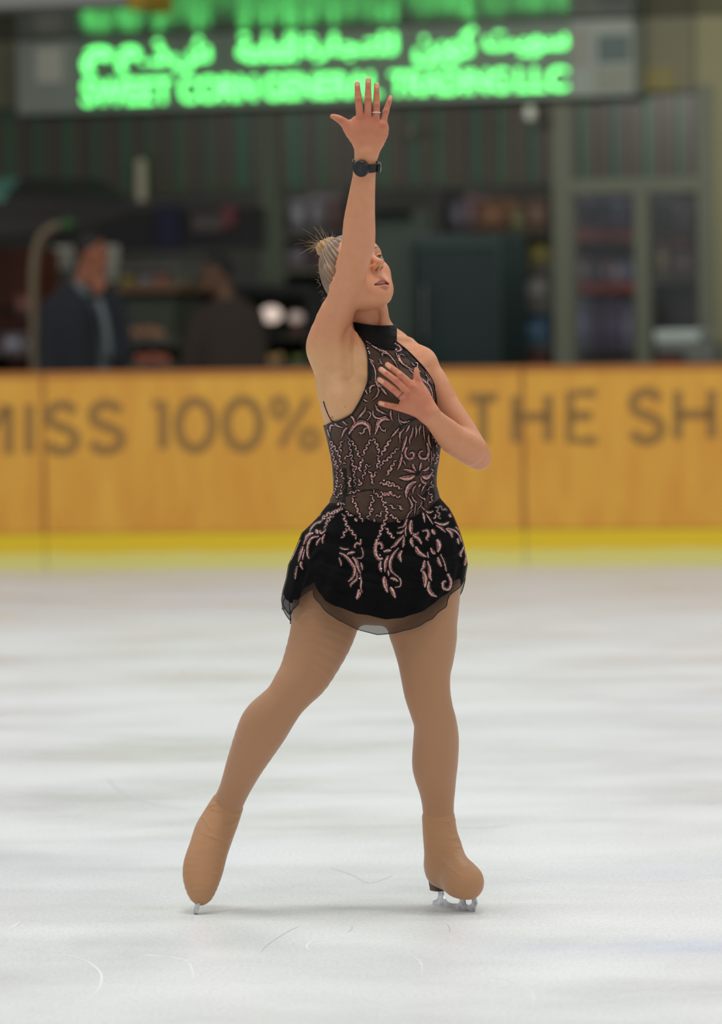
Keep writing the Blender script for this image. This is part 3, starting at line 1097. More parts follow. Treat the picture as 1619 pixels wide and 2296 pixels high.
def hair_fn(P):
    d = eld(P, (0, .008, .018), (.0690, .0742, .0770))
    d = smin(d, eld(P, (0, -.010, -.025), (.054, .050, .056)), .03)
    Q = P.copy(); Q[:, 0] = np.abs(Q[:, 0])
    d = smin(d, eld(Q, (.0725, .006, -.008), (.0085, .020, .032)), .012)
    tt = np.clip((P[:, 2] + .005) / .06, 0, 1); tt = tt * tt * (3 - 2 * tt)
    line = P[:, 1] - ((.082 - .45 * np.maximum(P[:, 2] - .05, 0) - 7.0 * P[:, 0] ** 2) * tt + (.036 - .1 * np.abs(P[:, 0])) * (1 - tt))
    line2 = -(P[:, 2] + .066)
    d = smax(d, line, .006); d = smax(d, line2, .012)
    # combed ridges running to the knot
    v = P - BUN
    ph = np.arctan2(v[:, 0], v[:, 1] + .3 * v[:, 2])
    d = d + .0007 * np.sin(ph * 46 + 9 * np.linalg.norm(v, axis=1)) * (np.linalg.norm(v, axis=1) > .03)
    # knot
    b = P - (BUN + (0, -.006, .012))
    rr_ = np.sqrt((b[:, 0] / 1.0) ** 2 + b[:, 1] ** 2)
    tor = np.sqrt((rr_ - .014) ** 2 + (b[:, 2] * .9) ** 2) - .0155
    tor = tor + .0012 * np.sin(np.arctan2(b[:, 0], b[:, 1]) * 13 + b[:, 2] * 210)
    d = smin(d, tor, .006)
    return d


hv, hq = nets(Field([Local(HEAD_C, HAX, hair_fn, 0.18, k=.001)]), .0014)
me = np_mesh('hair', hv, hq)
lp = (hv - HEAD_C) @ np.array([list(v) for v in HAX]).T
v = lp - BUN
ph = np.arctan2(v[:, 0], v[:, 1] + .3 * v[:, 2])
st = np.stack((np.cos(ph) * 3, np.sin(ph) * 3, np.linalg.norm(v, axis=1) * 2.5), 1)
knot = np.linalg.norm(lp - (BUN + (0, -.006, .012)), axis=1) < .034
ang = np.arctan2(lp[:, 0] - BUN[0], lp[:, 1] - BUN[1])
st[knot] = np.stack((np.cos(ang) * 1.6, np.sin(ang) * 1.6, lp[:, 2] * 9), 1)[knot]
a = me.attributes.new('strand', 'FLOAT_VECTOR', 'POINT'); a.data.foreach_set('vector', st.astype(np.float32).ravel())
set_col(me, 'tone', np.where(knot[:, None], np.array(lin((176, 140, 96))), np.array(lin((128, 104, 80)))))
k = NT('hair')
at = k.n('ShaderNodeAttribute', attribute_name='strand')
tn = k.n('ShaderNodeAttribute', attribute_name='tone')
nz = k.noise((1, 1, .5), s=16, detail=4, src=at.outputs['Vector'])
mx = k.n('ShaderNodeMix', data_type='RGBA', blend_type='MULTIPLY'); mx.inputs[0].default_value = 1
k.l(tn.outputs[0], mx.inputs[6])
k.l(k.ramp(nz, [(0.34, (0.30, 0.27, 0.25)), (0.5, (.95, .92, .9)), (0.66, (1.75, 1.7, 1.6))]), mx.inputs[7])
k.l(mx.outputs[2], k.p.inputs['Base Color'])
k.p.inputs['Roughness'].default_value = .36
k.bump(nz, .5, .004)
hair = link_mesh('hair', me, k.m, skater, smooth=True)
# flyaway hairs
m = MB()
bunw = hp(*(BUN + (0, -.008, .014)))
for i in range(70):
    a0 = rnd.uniform(-1, 1); out = (HU * rnd.uniform(.2, 1.0) - HF * rnd.uniform(-.3, 1.0) + HL * rnd.uniform(-.9, .5)).normalized()
    s = bunw + out * rnd.uniform(.014, .024)
    ln = rnd.uniform(.012, .040)
    bend = Vector((rnd.uniform(-1.3, .5), rnd.uniform(-.6, .6), rnd.uniform(-1.6, .5)))
    pts = [s + out * (ln * t) + bend * (ln * t * t * .5) for t in (0, .25, .5, .75, 1)]
    m.tube(pts, [.0004, .00035, .0003, .00025, .00015], 4)
for i in range(26):
    th = rnd.uniform(-1.2, 1.9)
    p = hp(-.055 + rnd.uniform(-.01, .02), -.075 * math.cos(th) - .02, .03 + .08 * math.sin(th))
    out = (p - Vector(HEAD_C)).normalized()
    s = Vector(HEAD_C) + out * .078
    ln = rnd.uniform(.008, .022)
    tg = (bunw - s).normalized(); kk_ = rnd.uniform(-.9, .9)
    pts = [s + tg * (ln * t * kk_) + out * (ln * t * t * .6) for t in (0, .33, .66, 1)]
    m.tube(pts, [.00035, .0003, .00025, .00015], 4)
m.build('stray_hair', mat('stray_hair', (170, 146, 116), .4), hair)
# ear stud
m = MB(); m.ball(hp(.081, .012, -.038), .0042, nu=12, nv=8)
m.build('ear_stud', mat('pearl', (236, 226, 214), .2), skater, smooth=True)

# ------------------------------------------------------------------ clothes of the skater
def fabric(name, col, rough=.7, weave=900, wr=0.0, sheen=.1, nscale=(1, 1, 1)):
    k = NT(name)
    k.p.inputs['Base Color'].default_value = (*lin(col), 1)
    k.p.inputs['Roughness'].default_value = rough
    k.p.inputs['Specular IOR Level'].default_value = .2
    k.p.inputs['Sheen Weight'].default_value = sheen
    k.p.inputs['Sheen Roughness'].default_value = .4
    if wr: k.bump(k.noise(nscale, s=22, detail=4), wr, .01)
    return k


M_TIGHT = fabric('tights_nylon', (172, 128, 95), .55, sheen=.25, wr=.04).m
M_BOOTC = fabric('boot_cover_nylon', (178, 133, 96), .5, sheen=.2, wr=.22, nscale=(1, 1, 2.2)).m
hip = [torso] + butt
tf = Field([Sweep([(s[0], s[1], s[2]) for s in [S_(x, y, dy, w, br=1.06) for x, y, w, dy in L]], k=.02, per=4) for L in (LR, LL)] + hip,
           offset=.0012, clip=lambda P, d: smax(d, P[:, 2] - B(862, 1240)[2], .002))
v, q_ = nets(tf, .003)
tights = link_mesh('tights', np_mesh('tights', v, q_), M_TIGHT, skater, smooth=True)

# boots -------------------------------------------------------------
gt = ground(437, 2048)
gy = gt.y - Y0
BR_ST = [(510, 1804, 37, .092, .040), (495, 1836, 41.5, .088, .044), (480, 1870, 43.5, .074, .047), (467, 1906, 44.5, .054, .046), (457, 1940, 46, .034, .042), (452.5, 1964, 43.5, .02, .038),
         (451, 1988, 37, .008, .034), (450.5, 2008, 27, .0, .028), (450, 2020, 15, -.002, .020)]
boot_r = [Sweep([S_(x, y, dy + gy, w, b) for x, y, w, dy, b in BR_ST], k=.01, per=2, cap=.7),
          Ell(B(472, 1884, gy + .105), (.034, .045, .05), k=.03)]
BL_ST = [(983, 1832, 37, .066, .042), (986, 1862, 38.5, .064, .045), (990, 1900, 39.5, .058, .049), (995, 1930, 41, .05, .052), (998, 1950, 38, .048, .05)]
boot_l = [Sweep([S_(x, y, dy, w, b) for x, y, w, dy, b in BL_ST], k=.03, per=2, cap=.8),
          Sweep([S_(982, 1944, .085, 27), S_(998, 1958, .045, 33), S_(1018, 1968, .0, 37), S_(1034, 1975, -.032, 40), S_(1045, 1980, -.056, 37), S_(1049, 1983, -.066, 32)], k=.035, per=2, cap=.9),
          Sweep([S_(1002, 1905, .04, 29), S_(1012, 1932, .015, 31), S_(1026, 1951, -.015, 31.5), S_(1041, 1975, -.05, 34)], k=.03, per=3)]


def folds(prims, lines, base, k=.004):
    f0 = Field(list(base))
    out = []
    for pts, r in lines:
        pp = [trace(f0, x, y, -.0006) for x, y in pts]
        pp = [p for p in pp if p is not None]
        if len(pp) > 1:
            n = len(pp)
            out.append(Sweep([(p, r * (.35 + .65 * math.sin(math.pi * (i + .5) / n)), r * (.35 + .65 * math.sin(math.pi * (i + .5) / n))) for i, p in enumerate(pp)], k=k, per=3))
    return out


fr = folds(None, [([(454, 1868), (470, 1875), (490, 1882), (508, 1884), (520, 1876)], .0022), ([(497, 1848), (508, 1851), (522, 1847), (533, 1838)], .0020), ([(508, 1822), (522, 1826), (538, 1824)], .0016),
                  ([(500, 1888), (507, 1894), (513, 1900)], .0016), ([(490, 1908), (500, 1910), (508, 1909)], .0014), ([(486, 1924), (496, 1925), (503, 1923)], .0013), ([(482, 1944), (491, 1944), (498, 1941)], .0013),
                  ([(456, 1832), (464, 1846), (470, 1858)], .0018), ([(475, 1814), (490, 1818), (505, 1815)], .0015), ([(478, 1960), (487, 1961), (494, 1958)], .0012), ([(464, 1812), (474, 1806), (486, 1802)], .0016)], boot_r)
fl = folds(None, [([(950, 1846), (968, 1842), (990, 1841), (1010, 1843), (1021, 1838)], .0022), ([(994, 1902), (1008, 1899), (1022, 1900), (1030, 1899)], .0020), ([(1000, 1908), (1016, 1906), (1030, 1910)], .0017),
                  ([(1008, 1848), (1013, 1856), (1008, 1862)], .0022), ([(958, 1868), (961, 1880), (959, 1892)], .0018), ([(962, 1886), (972, 1894), (980, 1896)], .0016), ([(984, 1918), (992, 1926), (1000, 1934)], .0015),
                  ([(992, 1932), (1000, 1936), (1008, 1944)], .0018), ([(1004, 1942), (1012, 1947), (1020, 1953)], .0017), ([(1016, 1951), (1024, 1957), (1032, 1963)], .0015), ([(1008, 1882), (1020, 1880), (1028, 1876)], .0016), ([(1012, 1866), (1022, 1862), (1026, 1858)], .0014)], boot_l)

M_BLADE = NT('blade_steel')
M_BLADE.p.inputs['Metallic'].default_value = .75
M_BLADE.p.inputs['Base Color'].default_value = (.62, .64, .66, 1)
nz = M_BLADE.noise(s=55, detail=5)
M_BLADE.l(M_BLADE.ramp(nz, [(.35, (.45, .47, .5)), (.6, (.80, .82, .84))]), M_BLADE.p.inputs['Base Color'])
M_BLADE.p.inputs['Roughness'].default_value = .38
M_BLADE.bump(nz, .3, .002)
M_BLADE = M_BLADE.m
M_HEEL = mat('heel_leather', (88, 62, 52), .4, var=.15, vs=40)
M_SOLE = mat('sole_leather', (70, 50, 44), .5)

# blade of the standing foot, traced in its own upright plane
g1, g2 = ground(972, 2028), ground(1066, 2045)
bd = (g2 - g1).normalized(); bn = bd.cross(ZV)
skate_l = link_mesh('skate_boot', np_mesh('skate_boot', *nets(Field(boot_l + fl, clip=lambda P, d: smax(d, -(P[:, 2] - .064 + .17 * np.clip((P - np.array(g1)) @ np.array(bd), -.02, .19)), .004)), .0022)), M_BOOTC, skater, smooth=True)
skate_r = link_mesh('skate_boot', np_mesh('skate_boot', *nets(Field(boot_r + fr), .0022)), M_BOOTC, skater, smooth=True)



def onblade(x, y): return hit_plane(x, y, g1, bn)


ol = [(971.5, 2027.2), (981, 2034), (994, 2038.5), (1007, 2041), (1033, 2043.2), (1050, 2044.3), (1064, 2044.6), (1066.5, 2040), (1070, 2025), (1066.7, 2012), (1059.7, 2012), (1059, 2024.5), (1056, 2028), (1052, 2029.5), (1047, 2029), (1044, 2026.5),
      (1041, 2012), (1033, 2012), (1031.5, 2022), (1029, 2025.5), (1016, 2026), (1008, 2024), (1002, 2020.6), (997, 2015), (994, 2007), (993, 1995), (983.6, 1995), (983.6, 2010), (982, 2015), (978, 2018), (972, 2019)]
p3 = [onblade(x, y) for x, y in ol]
MB().prism([p - bn * .002 for p in p3], bn * .004).build('blade', M_BLADE, skate_l)
st_ = [((p - g1).dot(bd), p.z) for p in p3]        # the same blade in its own plane, for the other foot
# heel and sole of the standing foot
ht = [onblade(x, y) for x, y in ((964, 1966), (993, 1976), (995, 1997), (967, 1996))]
m = MB()
hc = (ht[0] + ht[1]) / 2; hb = (ht[2] + ht[3]) / 2
hw = .026
vs = []
for c_, l_, w_ in ((hc + ZV * .010 + bd * .004, .023, .019), (hb + bd * .004, .020, .017)):
    for a in range(16):
        th = 2 * math.pi * a / 16
        x = math.copysign(abs(math.cos(th)) ** .6, math.cos(th)); y = math.copysign(abs(math.sin(th)) ** .6, math.sin(th))
        vs.append(c_ + bd * (x * l_) + bn * (y * w_))
m.add(vs, [tuple(range(16)), tuple(range(31, 15, -1))] + [(i, (i + 1) % 16, 16 + (i + 1) % 16, 16 + i) for i in range(16)])
m.build('heel', M_HEEL, skate_l, bevel=.0015)
m = MB()
sl = []
for a in range(28):
    th = 2 * math.pi * a / 28
    x, y = math.cos(th), math.sin(th)
    sl.append(((x * .5 + .5), y * (.018 + .008 * (x + 1) * .5) * (1 - .25 * math.exp(-((x + .2) / .3) ** 2))))
z0 = hc.z + .004
top = [Vector((g1.x, g1.y, 0)) + bd * (.0 + s * .172) + bn * w_ + ZV * (.0655 - .17 * (-.012 + s * .2)) for s, w_ in sl]
m.prism(top, ZV * -.004)
m.build('sole', M_SOLE, skate_l)

# trailing foot: blade and heel on the far side of the pointed boot
tip = gt + ZV * .001
ax_t = (B(451, 2012, gy + .0) - B(474, 1886, gy + .10)).normalized()
nn = Vector((-.28, .66, -.62)); nn = (nn - ax_t * nn.dot(ax_t)).normalized()
smax_ = max(s for s, t in st_ if t < .002)
sc = 1.25
pts = [tip - ax_t * ((smax_ - s) * sc * .95) - nn * (t * 1.0) for s, t in st_]
wv = ax_t.cross(nn).normalized()
# extra points of the toe pick
MB().prism([p - wv * .0035 for p in pts], wv * .007).build('blade', M_BLADE, skate_r)
m = MB()
hcc = tip - ax_t * (smax_ * sc * .95 - .035) - nn * .05
vs = []
for off, l_, w_ in ((-.03, .036, .028), (.006, .031, .024)):
    for a in range(16):
        th = 2 * math.pi * a / 16
        x = math.copysign(abs(math.cos(th)) ** .6, math.cos(th)); y = math.copysign(abs(math.sin(th)) ** .6, math.sin(th))
        vs.append(hcc + nn * off + ax_t * (x * l_) + wv * (y * w_))
m.add(vs, [tuple(range(16)), tuple(range(31, 15, -1))] + [(i, (i + 1) % 16, 16 + (i + 1) % 16, 16 + i) for i in range(16)])
m.build('heel', M_HEEL, skate_r, bevel=.0015)
# thin edge of the sole along the outer side of the pointed boot
m = MB()
sole = []
for i in range(26):
    th = 2 * math.pi * i / 26
    x = math.cos(th); y = math.sin(th)
    sole.append(tip - nn * .036 - ax_t * (.012 + (.5 - x * .5) * .235) + wv * (y * (.040 - .012 * (.5 - x * .5))))
m.prism(sole, nn * -.006)
m.build('sole', M_SOLE, skate_r)

# bodice --------------------------------------------------------------
bod_poly = [(800, 748), (866, 756), (884, 760), (908, 779), (933, 803), (957, 830), (973.5, 857), (979, 882), (981, 909), (986, 960), (1004, 1000), (1004, 1110), (1100, 1180), (1100, 1330), (640, 1330), (640, 1180),
            (735, 1120), (700, 1000), (700, 952), (731, 953), (742, 947), (756, 944.5), (772, 937.5), (789, 926.5), (804, 902), (814.5, 880), (824, 853), (825, 822), (824, 795), (818, 768)]
arm_l_top = Sweep([S_(x, y, dy, w, br=1.08) for x, y, w, dy in LA[:3]], k=.02, per=2)


def bclip(P, d):
    s = poly_sd(to_px(P), bod_poly) * PXM
    d = np.maximum(d, s)
    return np.maximum(d, -(P[:, 2] - B(862, 1225)[2]))


bod_field = Field([torso] + bust + butt + [lat, pec, trapsL, delt_l, neck, sterno], offset=.0045, clip=bclip)
bv, bq = nets(bod_field, .0024, slack=2.0)
k = fabric('sheer_mesh_over_nude', (96, 72, 57), .62, sheen=.12)
nz = k.noise((1, 1, 1), s=30, detail=3)
f2 = k.noise((9, 1, 9), s=10, detail=2)
k.l(k.ramp(nz, [(.3, lin((66, 49, 38))), (.7, lin((84, 62, 48)))]), k.p.inputs['Base Color'])
k.bump(f2, .08, .004)
M_MESH = k.m
bodice = link_mesh('bodice', np_mesh('bodice', bv, bq), M_MESH, skater, smooth=True)

col_poly = [(760, 712), (789, 721), (812, 726), (836, 729), (858, 730), (890, 728), (890, 770), (885, 785), (868, 783), (847, 776), (817, 767), (797, 747), (760, 740)]
colf = Field([torso, neck, sterno, trapsL], offset=.0085, clip=lambda P, d: smax(d, poly_sd(to_px(P), col_poly) * PXM, .003))
cv, cq = nets(colf, .0022, slack=2.0)
k = fabric('black_velvet', (9, 10, 10), .75, sheen=.04, wr=.25, nscale=(1, 1, .5))
M_BLACK = k.m
collar = link_mesh('collar', np_mesh('collar', cv, cq), M_BLACK, skater, smooth=True)

# skirt ---------------------------------------------------------------
SIL = [(1105, 752, 978), (1120, 745, 990), (1140, 727, 1008), (1160, 712, 1019), (1180, 692, 1027), (1195, 676, 1033), (1215, 668, 1039), (1245, 656, 1046), (1266, 646, 1049), (1296, 641, 1044), (1325, 633, 1038), (1345, 630, 1030), (1375, 634, 1022), (1430, 640, 1015)]
SY = [s[0] for s in SIL]; SLx = [s[1] for s in SIL]; SRx = [s[2] for s in SIL]
HEMX = [600, 640, 650, 661, 671, 692, 704, 708, 730, 763, 808, 858, 897, 941, 985, 1015, 1027, 1037, 1048, 1080]
HEMY = [1355, 1366, 1377, 1358, 1346, 1325, 1322, 1338, 1361, 1391, 1411, 1423, 1420, 1411, 1388, 1358, 1331, 1311, 1284, 1284]
LINX = [600, 640, 658, 668, 680, 698, 718, 754, 807, 834, 876, 926, 971, 1015, 1030, 1045, 1080]
LINY = [1322, 1332, 1345, 1343, 1318, 1305, 1331, 1358, 1376, 1379, 1389, 1385, 1367, 1325, 1300, 1288, 1285]


def skirt_mesh(inner, nphi=288, nv=56):
    V, F, HEM = [], [], []
    rows = []
    for j in range(nv + 1):
        row = []
        for i in range(nphi):
            ph = -math.pi + 2 * math.pi * i / nphi
            sx, cz = math.sin(ph), math.cos(ph)
            xg = 838 + 205 * sx
            ax_ = abs(sx)
            topy = 1172 - 58 * ax_ ** 1.6
            if cz >= 0:
                hy = np.interp(xg, LINX, LINY) if inner else np.interp(xg, HEMX, HEMY)
            else:
                e = np.interp(838 + 205 * math.copysign(1, sx), LINX if inner else HEMX, LINY if inner else HEMY)
                w_ = min(1, -cz * 2.2)
                hy = e * (1 - w_) + (1352 if inner else 1392 + 10 * math.sin(5 * ph)) * w_
            v = j / nv
            py = topy + (hy - topy) * v
            l, r = np.interp(py, SY, SLx), np.interp(py, SY, SRx)
            cx, hw = (l + r) / 2, (r - l) / 2
            b = np.interp(py, [1105, 1150, 1200, 1260, 1320, 1430], [.088, .108, .132, .152, .165, .172])
            rip = (.012 * math.sin(9 * ph + .6) + .009 * math.sin(17 * ph + 2 + v * 1.5) + .006 * math.sin(29 * ph + 3 * v)) * max(0, v - .12) ** 1.2 * 2.0
            fl = 1 - .45 * ax_ ** 6
            k_ = (1 + rip * fl * (0.6 if ax_ > .95 else 1.4)) * (.985 if inner else 1.0)
            k_ = k_ if ax_ < .9 else min(k_, 1.0 if not inner else .985)
            # gathers swagged across the front
            dr = .004 * math.sin(v * 26 + 5 * math.cos(ph * 2.0 + .5) + 2.4 * sx) * math.sin(math.pi * v) * (1 if cz > 0 else .4)
            p = B(cx + hw * sx * k_, py, -(b * k_ + dr) * cz)
            row.append(len(V)); V.append(p)
        rows.append(row)
    for j in range(nv):
        for i in range(nphi):
            i2 = (i + 1) % nphi
            F.append((rows[j][i], rows[j][i2], rows[j + 1][i2], rows[j + 1][i]))
    me = bpy.data.meshes.new('skirt'); me.from_pydata([tuple(p) for p in V], [], F); me.update()
    return me, [V[i] for i in rows[-1]], V, F


k = NT('black_chiffon')
k.p.inputs['Base Color'].default_value = (.006, .006, .0065, 1)
k.p.inputs['Roughness'].default_value = .6
k.p.inputs['Specular IOR Level'].default_value = .06
k.p.inputs['Alpha'].default_value = .64
M_CHIF = k.m
M_SKB = fabric('black_lining', (9, 9, 10), .7, sheen=.02, wr=.22, nscale=(1, 1, .35))
M_SKB.p.inputs['Specular IOR Level'].default_value = .08
M_SKB = M_SKB.m
me_in, hem_in, svi, sfi = skirt_mesh(True)
me_out, hem_out, svo, sfo = skirt_mesh(False)
skirt = link_mesh('skirt', me_in, M_SKB, skater, smooth=True)
over = link_mesh('sheer_overskirt', me_out, M_CHIF, skirt, smooth=True)
over['label'] = 'sheer black chiffon layer'
m = MB(); m.tube(hem_out, .0011, 6, closed=True)
m.build('rolled_hem', mat('black_thread', (10, 10, 10), .6), skirt, smooth=True)
# small pointed corner hanging at the left and notch at the right
m = MB()
cr = catmull([B(640, 1340, -.02), B(634, 1352, -.03), B(640, 1366, -.035), B(650, 1378, -.03), B(656, 1368, -.025), B(661, 1356, -.02)], 5)
m.tube(cr, .0011, 6)
m.build('rolled_hem', bpy.data.materials['black_thread'], skirt, smooth=True)

# watch and ring on the raised arm -------------------------------------
M_WATCH = mat('watch_black', (16, 17, 18), .35)
M_STRAP = mat('watch_strap', (22, 23, 25), .55)
M_STEEL = mat('brushed_steel', (150, 152, 155), .3, metal=.9)
wc = B(819, 371, -.255)
wax = (B(821, 350, -.262) - B(817.5, 392, -.247)).normalized()
wu = wax.cross(Vector((0, -1, 0))).normalized(); wv_ = wu.cross(wax).normalized()
if wv_.y > 0: wv_ = -wv_
if wu.x < 0: wu = -wu
watch = empty('watch', wc)
watch.parent = skater
watch.matrix_parent_inverse = Matrix.Translation(-SK_O)
m = MB()
n = 48
ra, rb, hwid = 27.2 * PXM, 21.5 * PXM, .0098
vs = []
for i in range(n):
    th = 2 * math.pi * i / n
    for (dr, h) in ((0, -hwid), (.0025, -hwid), (.0025, hwid), (0, hwid)):
        vs.append(wc + wu * ((ra + dr) * math.cos(th)) + wv_ * ((rb + dr) * math.sin(th)) + wax * h)
fs = []
for i in range(n):
    j = (i + 1) % n
    for a in range(4):
        fs.append((i * 4 + a, j * 4 + a, j * 4 + (a + 1) % 4, i * 4 + (a + 1) % 4))
m.add(vs, fs)
m.build('strap', M_STRAP, watch, sharp=.6)
fc = wc + wv_ * (rb + .004) + wu * (-8.2 * PXM)
fn = (wv_ * .93 - wu * .34).normalized()
fu = (wax - fn * wax.dot(fn)).normalized(); fx_ = fu.cross(fn).normalized()


def disc(m, c, r0, h0, r1, h1, nn=48, mi=0, cap=True):
    vs = [c + fx_ * (r0 * math.cos(2 * math.pi * i / nn)) + fu * (r0 * math.sin(2 * math.pi * i / nn)) + fn * h0 for i in range(nn)]
    vs += [c + fx_ * (r1 * math.cos(2 * math.pi * i / nn)) + fu * (r1 * math.sin(2 * math.pi * i / nn)) + fn * h1 for i in range(nn)]
    fs = [(i, (i + 1) % nn, nn + (i + 1) % nn, nn + i) for i in range(nn)]
    if cap: fs += [tuple(range(nn))[::-1], tuple(range(nn, 2 * nn))]
    m.add(vs, fs, mi)


rw = 18.2 * PXM
m = MB(); disc(m, fc, rw * .97, -.006, rw, .003); disc(m, fc, rw, .003, rw * .92, .0055)
m.build('case', M_WATCH, watch, sharp=.5)
m = MB(); disc(m, fc, rw * .9, .0052, rw * .88, .0062)
m.build('dial', mat('watch_glass', (10, 11, 13), .08), watch, sharp=.5)
m = MB()
m.tube([fc + fx_ * (rw * .98 * math.cos(2 * math.pi * i / 40)) + fu * (rw * .98 * math.sin(2 * math.pi * i / 40)) + fn * .0034 for i in range(40)], .0006, 6, closed=True)
m.build('bezel', mat('dark_steel', (84, 86, 90), .3, metal=.9), watch, smooth=True)
# digits shown faintly on the dial
seg = {'1': 'bc', '0': 'abcdef', '5': 'acdfg', '8': 'abcdefg'}
m = MB()


def segs(ch, cx, cy, w, h):
    P = {'a': ((-1, 1), (1, 1)), 'b': ((1, 1), (1, 0)), 'c': ((1, 0), (1, -1)), 'd': ((-1, -1), (1, -1)), 'e': ((-1, 0), (-1, -1)), 'f': ((-1, 1), (-1, 0)), 'g': ((-1, 0), (1, 0))}
    for s in seg[ch]:
        a, b = P[s]
        pa, pb = [fc + fn * .0063 + fx_ * (cx + q_[0] * w) + fu * (cy + q_[1] * h) for q_ in (a, b)]
        m.tube([pa, pb], .00035, 4)


segs('1', -.0025, .0045, .0012, .0022); segs('0', .0018, .0045, .0014, .0022)
segs('0', -.0018, -.0035, .0018, .0032); segs('5', .0032, -.0035, .0016, .0032)
m.build('digits', mat('dial_digits', (70, 74, 80), .4), watch)
bk = wc + wu * (ra + .004) + wv_ * .002
m = MB(); m.tube([bk + wax * (.0115 * math.cos(t)) + wu * (.004 * math.sin(t)) + wv_ * (.004 * math.sin(t) + (.007 if abs(math.cos(t)) < .9 else 0)) for t in [2 * math.pi * i / 20 for i in range(20)]], .0012, 6, closed=True)
m.build('buckle', M_STEEL, watch, smooth=True)
m = MB(); m.box(bk - wax * .0 + wv_ * .006 - wu * .001, .006, .012, .021, (wu, wv_, wax)); m.build('strap_keeper', M_STRAP, watch, bevel=.0015)

rc = B(844.2, 252.5, hd - .003); rax = (B(844.4, 232, hd - .003) - B(844, 262, hd - .004)).normalized()
ring = empty('ring', rc); ring.parent = skater; ring.matrix_parent_inverse = Matrix.Translation(-SK_O)
ru = Vector((1, 0, 0)); ru = (ru - rax * ru.dot(rax)).normalized(); rv = rax.cross(ru)
m = MB(); m.tube([rc + ru * (8.3 * PXM * math.cos(t)) + rv * (7.9 * PXM * math.sin(t)) for t in [2 * math.pi * i / 32 for i in range(32)]], .0010, 8, closed=True)
m.build('band', mat('silver', (205, 205, 205), .2, metal=1), ring, smooth=True)
m = MB()
for i in range(7):
    t = math.pi * (i - 3) / 8 - math.pi / 2
    s_ = 1 if rv.y > 0 else -1
    c_ = rc + ru * (8.6 * PXM * math.cos(t)) + rv * (s_ * 8.3 * PXM * math.sin(t))
    m.ball(c_, .00125, nu=8, nv=6)
m.build('gem', mat('gem', (240, 240, 245), .05), ring)

# ------------------------------------------------------------------ sequin embroidery
DV, DF = [], []
for me_ in (bodice.data, me_out, me_in, collar.data):
    n0 = len(DV)
    DV += [v.co.copy() for v in me_.vertices]
    DF += [tuple(i + n0 for i in p.vertices) for p in me_.polygons]
DRESS = BVHTree.FromPolygons(DV, DF)


def on_dress(px_, py_, h):
    d = pdir(px_, py_).normalized()
    hit = DRESS.ray_cast(CAM_O + d * (Y0 - 1), d, 2.0)
    return None if hit[0] is None else hit[0] - d * h


ZON = {1: (720, 760, 180 / 1619), 2: (840, 740, 160 / 1413), 3: (720, 930, 160 / 1469), 4: (860, 940, 160 / 1469), 5: (620, 1120, 220 / 1619), 6: (820, 1120, 240 / 1619)}
EMB, EDG, BEAD = MB(), MB(), MB()


def ribbon(mb, pts, ws, h0, h1, mi=0):
    """pts pixel polyline, ws half widths in pixels; a low domed band following the cloth"""
    n = len(pts)
    rows = []
    for i, (x, y) in enumerate(pts):
        a, b = pts[max(0, i - 1)], pts[min(n - 1, i + 1)]
        tx, ty = b[0] - a[0], b[1] - a[1]
        l = math.hypot(tx, ty) + 1e-9
        nx, ny = -ty / l, tx / l
        w = ws[i]
        r = [on_dress(x + nx * w * s, y + ny * w * s, h) for s, h in ((-1, h0), (-.55, h1), (.55, h1), (1, h0))]
        rows.append(None if any(q is None for q in r) else r)
    vs, fs = [], []
    prev = None
    for r in rows:
        if r is None or (prev is not None and (r[1] - vs[prev + 1]).length > .03): prev = None
        if r is None: continue
        k_ = len(vs); vs += r
        if prev is not None:
            for c in range(3): fs.append((prev + c, prev + c + 1, k_ + c + 1, k_ + c))
        prev = k_
    if fs: mb.add(vs, fs, mi)


def stroke(pts, w, kind='leaf', edge=3.4):
    p = catmull(pts, 7) if len(pts) > 2 else [np.array(pts[0]) * (1 - t) + np.array(pts[1]) * t for t in np.linspace(0, 1, 9)]
    n = len(p)
    ws = []
    for i in range(n):
        t = i / (n - 1)
        if kind == 'leaf': s = math.sin(math.pi * min(1, .08 + .88 * t)) ** .8
        elif kind == 'hook': s = .45 + .55 * math.sin(math.pi * min(1, .15 + .8 * t))
        else: s = .8
        ws.append(max(.35, w / 2 * s))
    ribbon(EDG, p, [x + edge * (.7 + .3 * math.sin(i * 1.7)) for i, x in enumerate(ws)], .0006, .0011)
    ribbon(EMB, p, [max(.5, x * .9) for x in ws], .0012, .0024, 0)
    if w > 4.5 and kind != 'line':      # darker red thread inside the wide leaves
        sd = rnd.choice((-1, 1)); q_ = []
        for i in range(2, n - 2):
            t_ = p[i + 1] - p[i - 1]; t_ = t_ / (np.hypot(*t_) + 1e-9)
            q_.append(p[i] + np.array((-t_[1], t_[0])) * sd * ws[i] * .38)
        ribbon(EMB, q_, [max(.25, x * .34) for x in ws[2:-2]], .0022, .0029, 1)
    for i in range(0, n, 3):
        if rnd.random() < .5:
            s = rnd.choice((-1, 1))
            a, b = p[max(0, i - 1)], p[min(n - 1, i + 1)]
            tx, ty = b - a; l = math.hypot(tx, ty) + 1e-9
            q = on_dress(p[i][0] - ty / l * s * (ws[i] + .8), p[i][1] + tx / l * s * (ws[i] + .8), .0016)
            if q is not None: BEAD.ball(q, rnd.uniform(.0006, .0009), nu=6, nv=4, mi=0 if rnd.random() < .45 else 1)


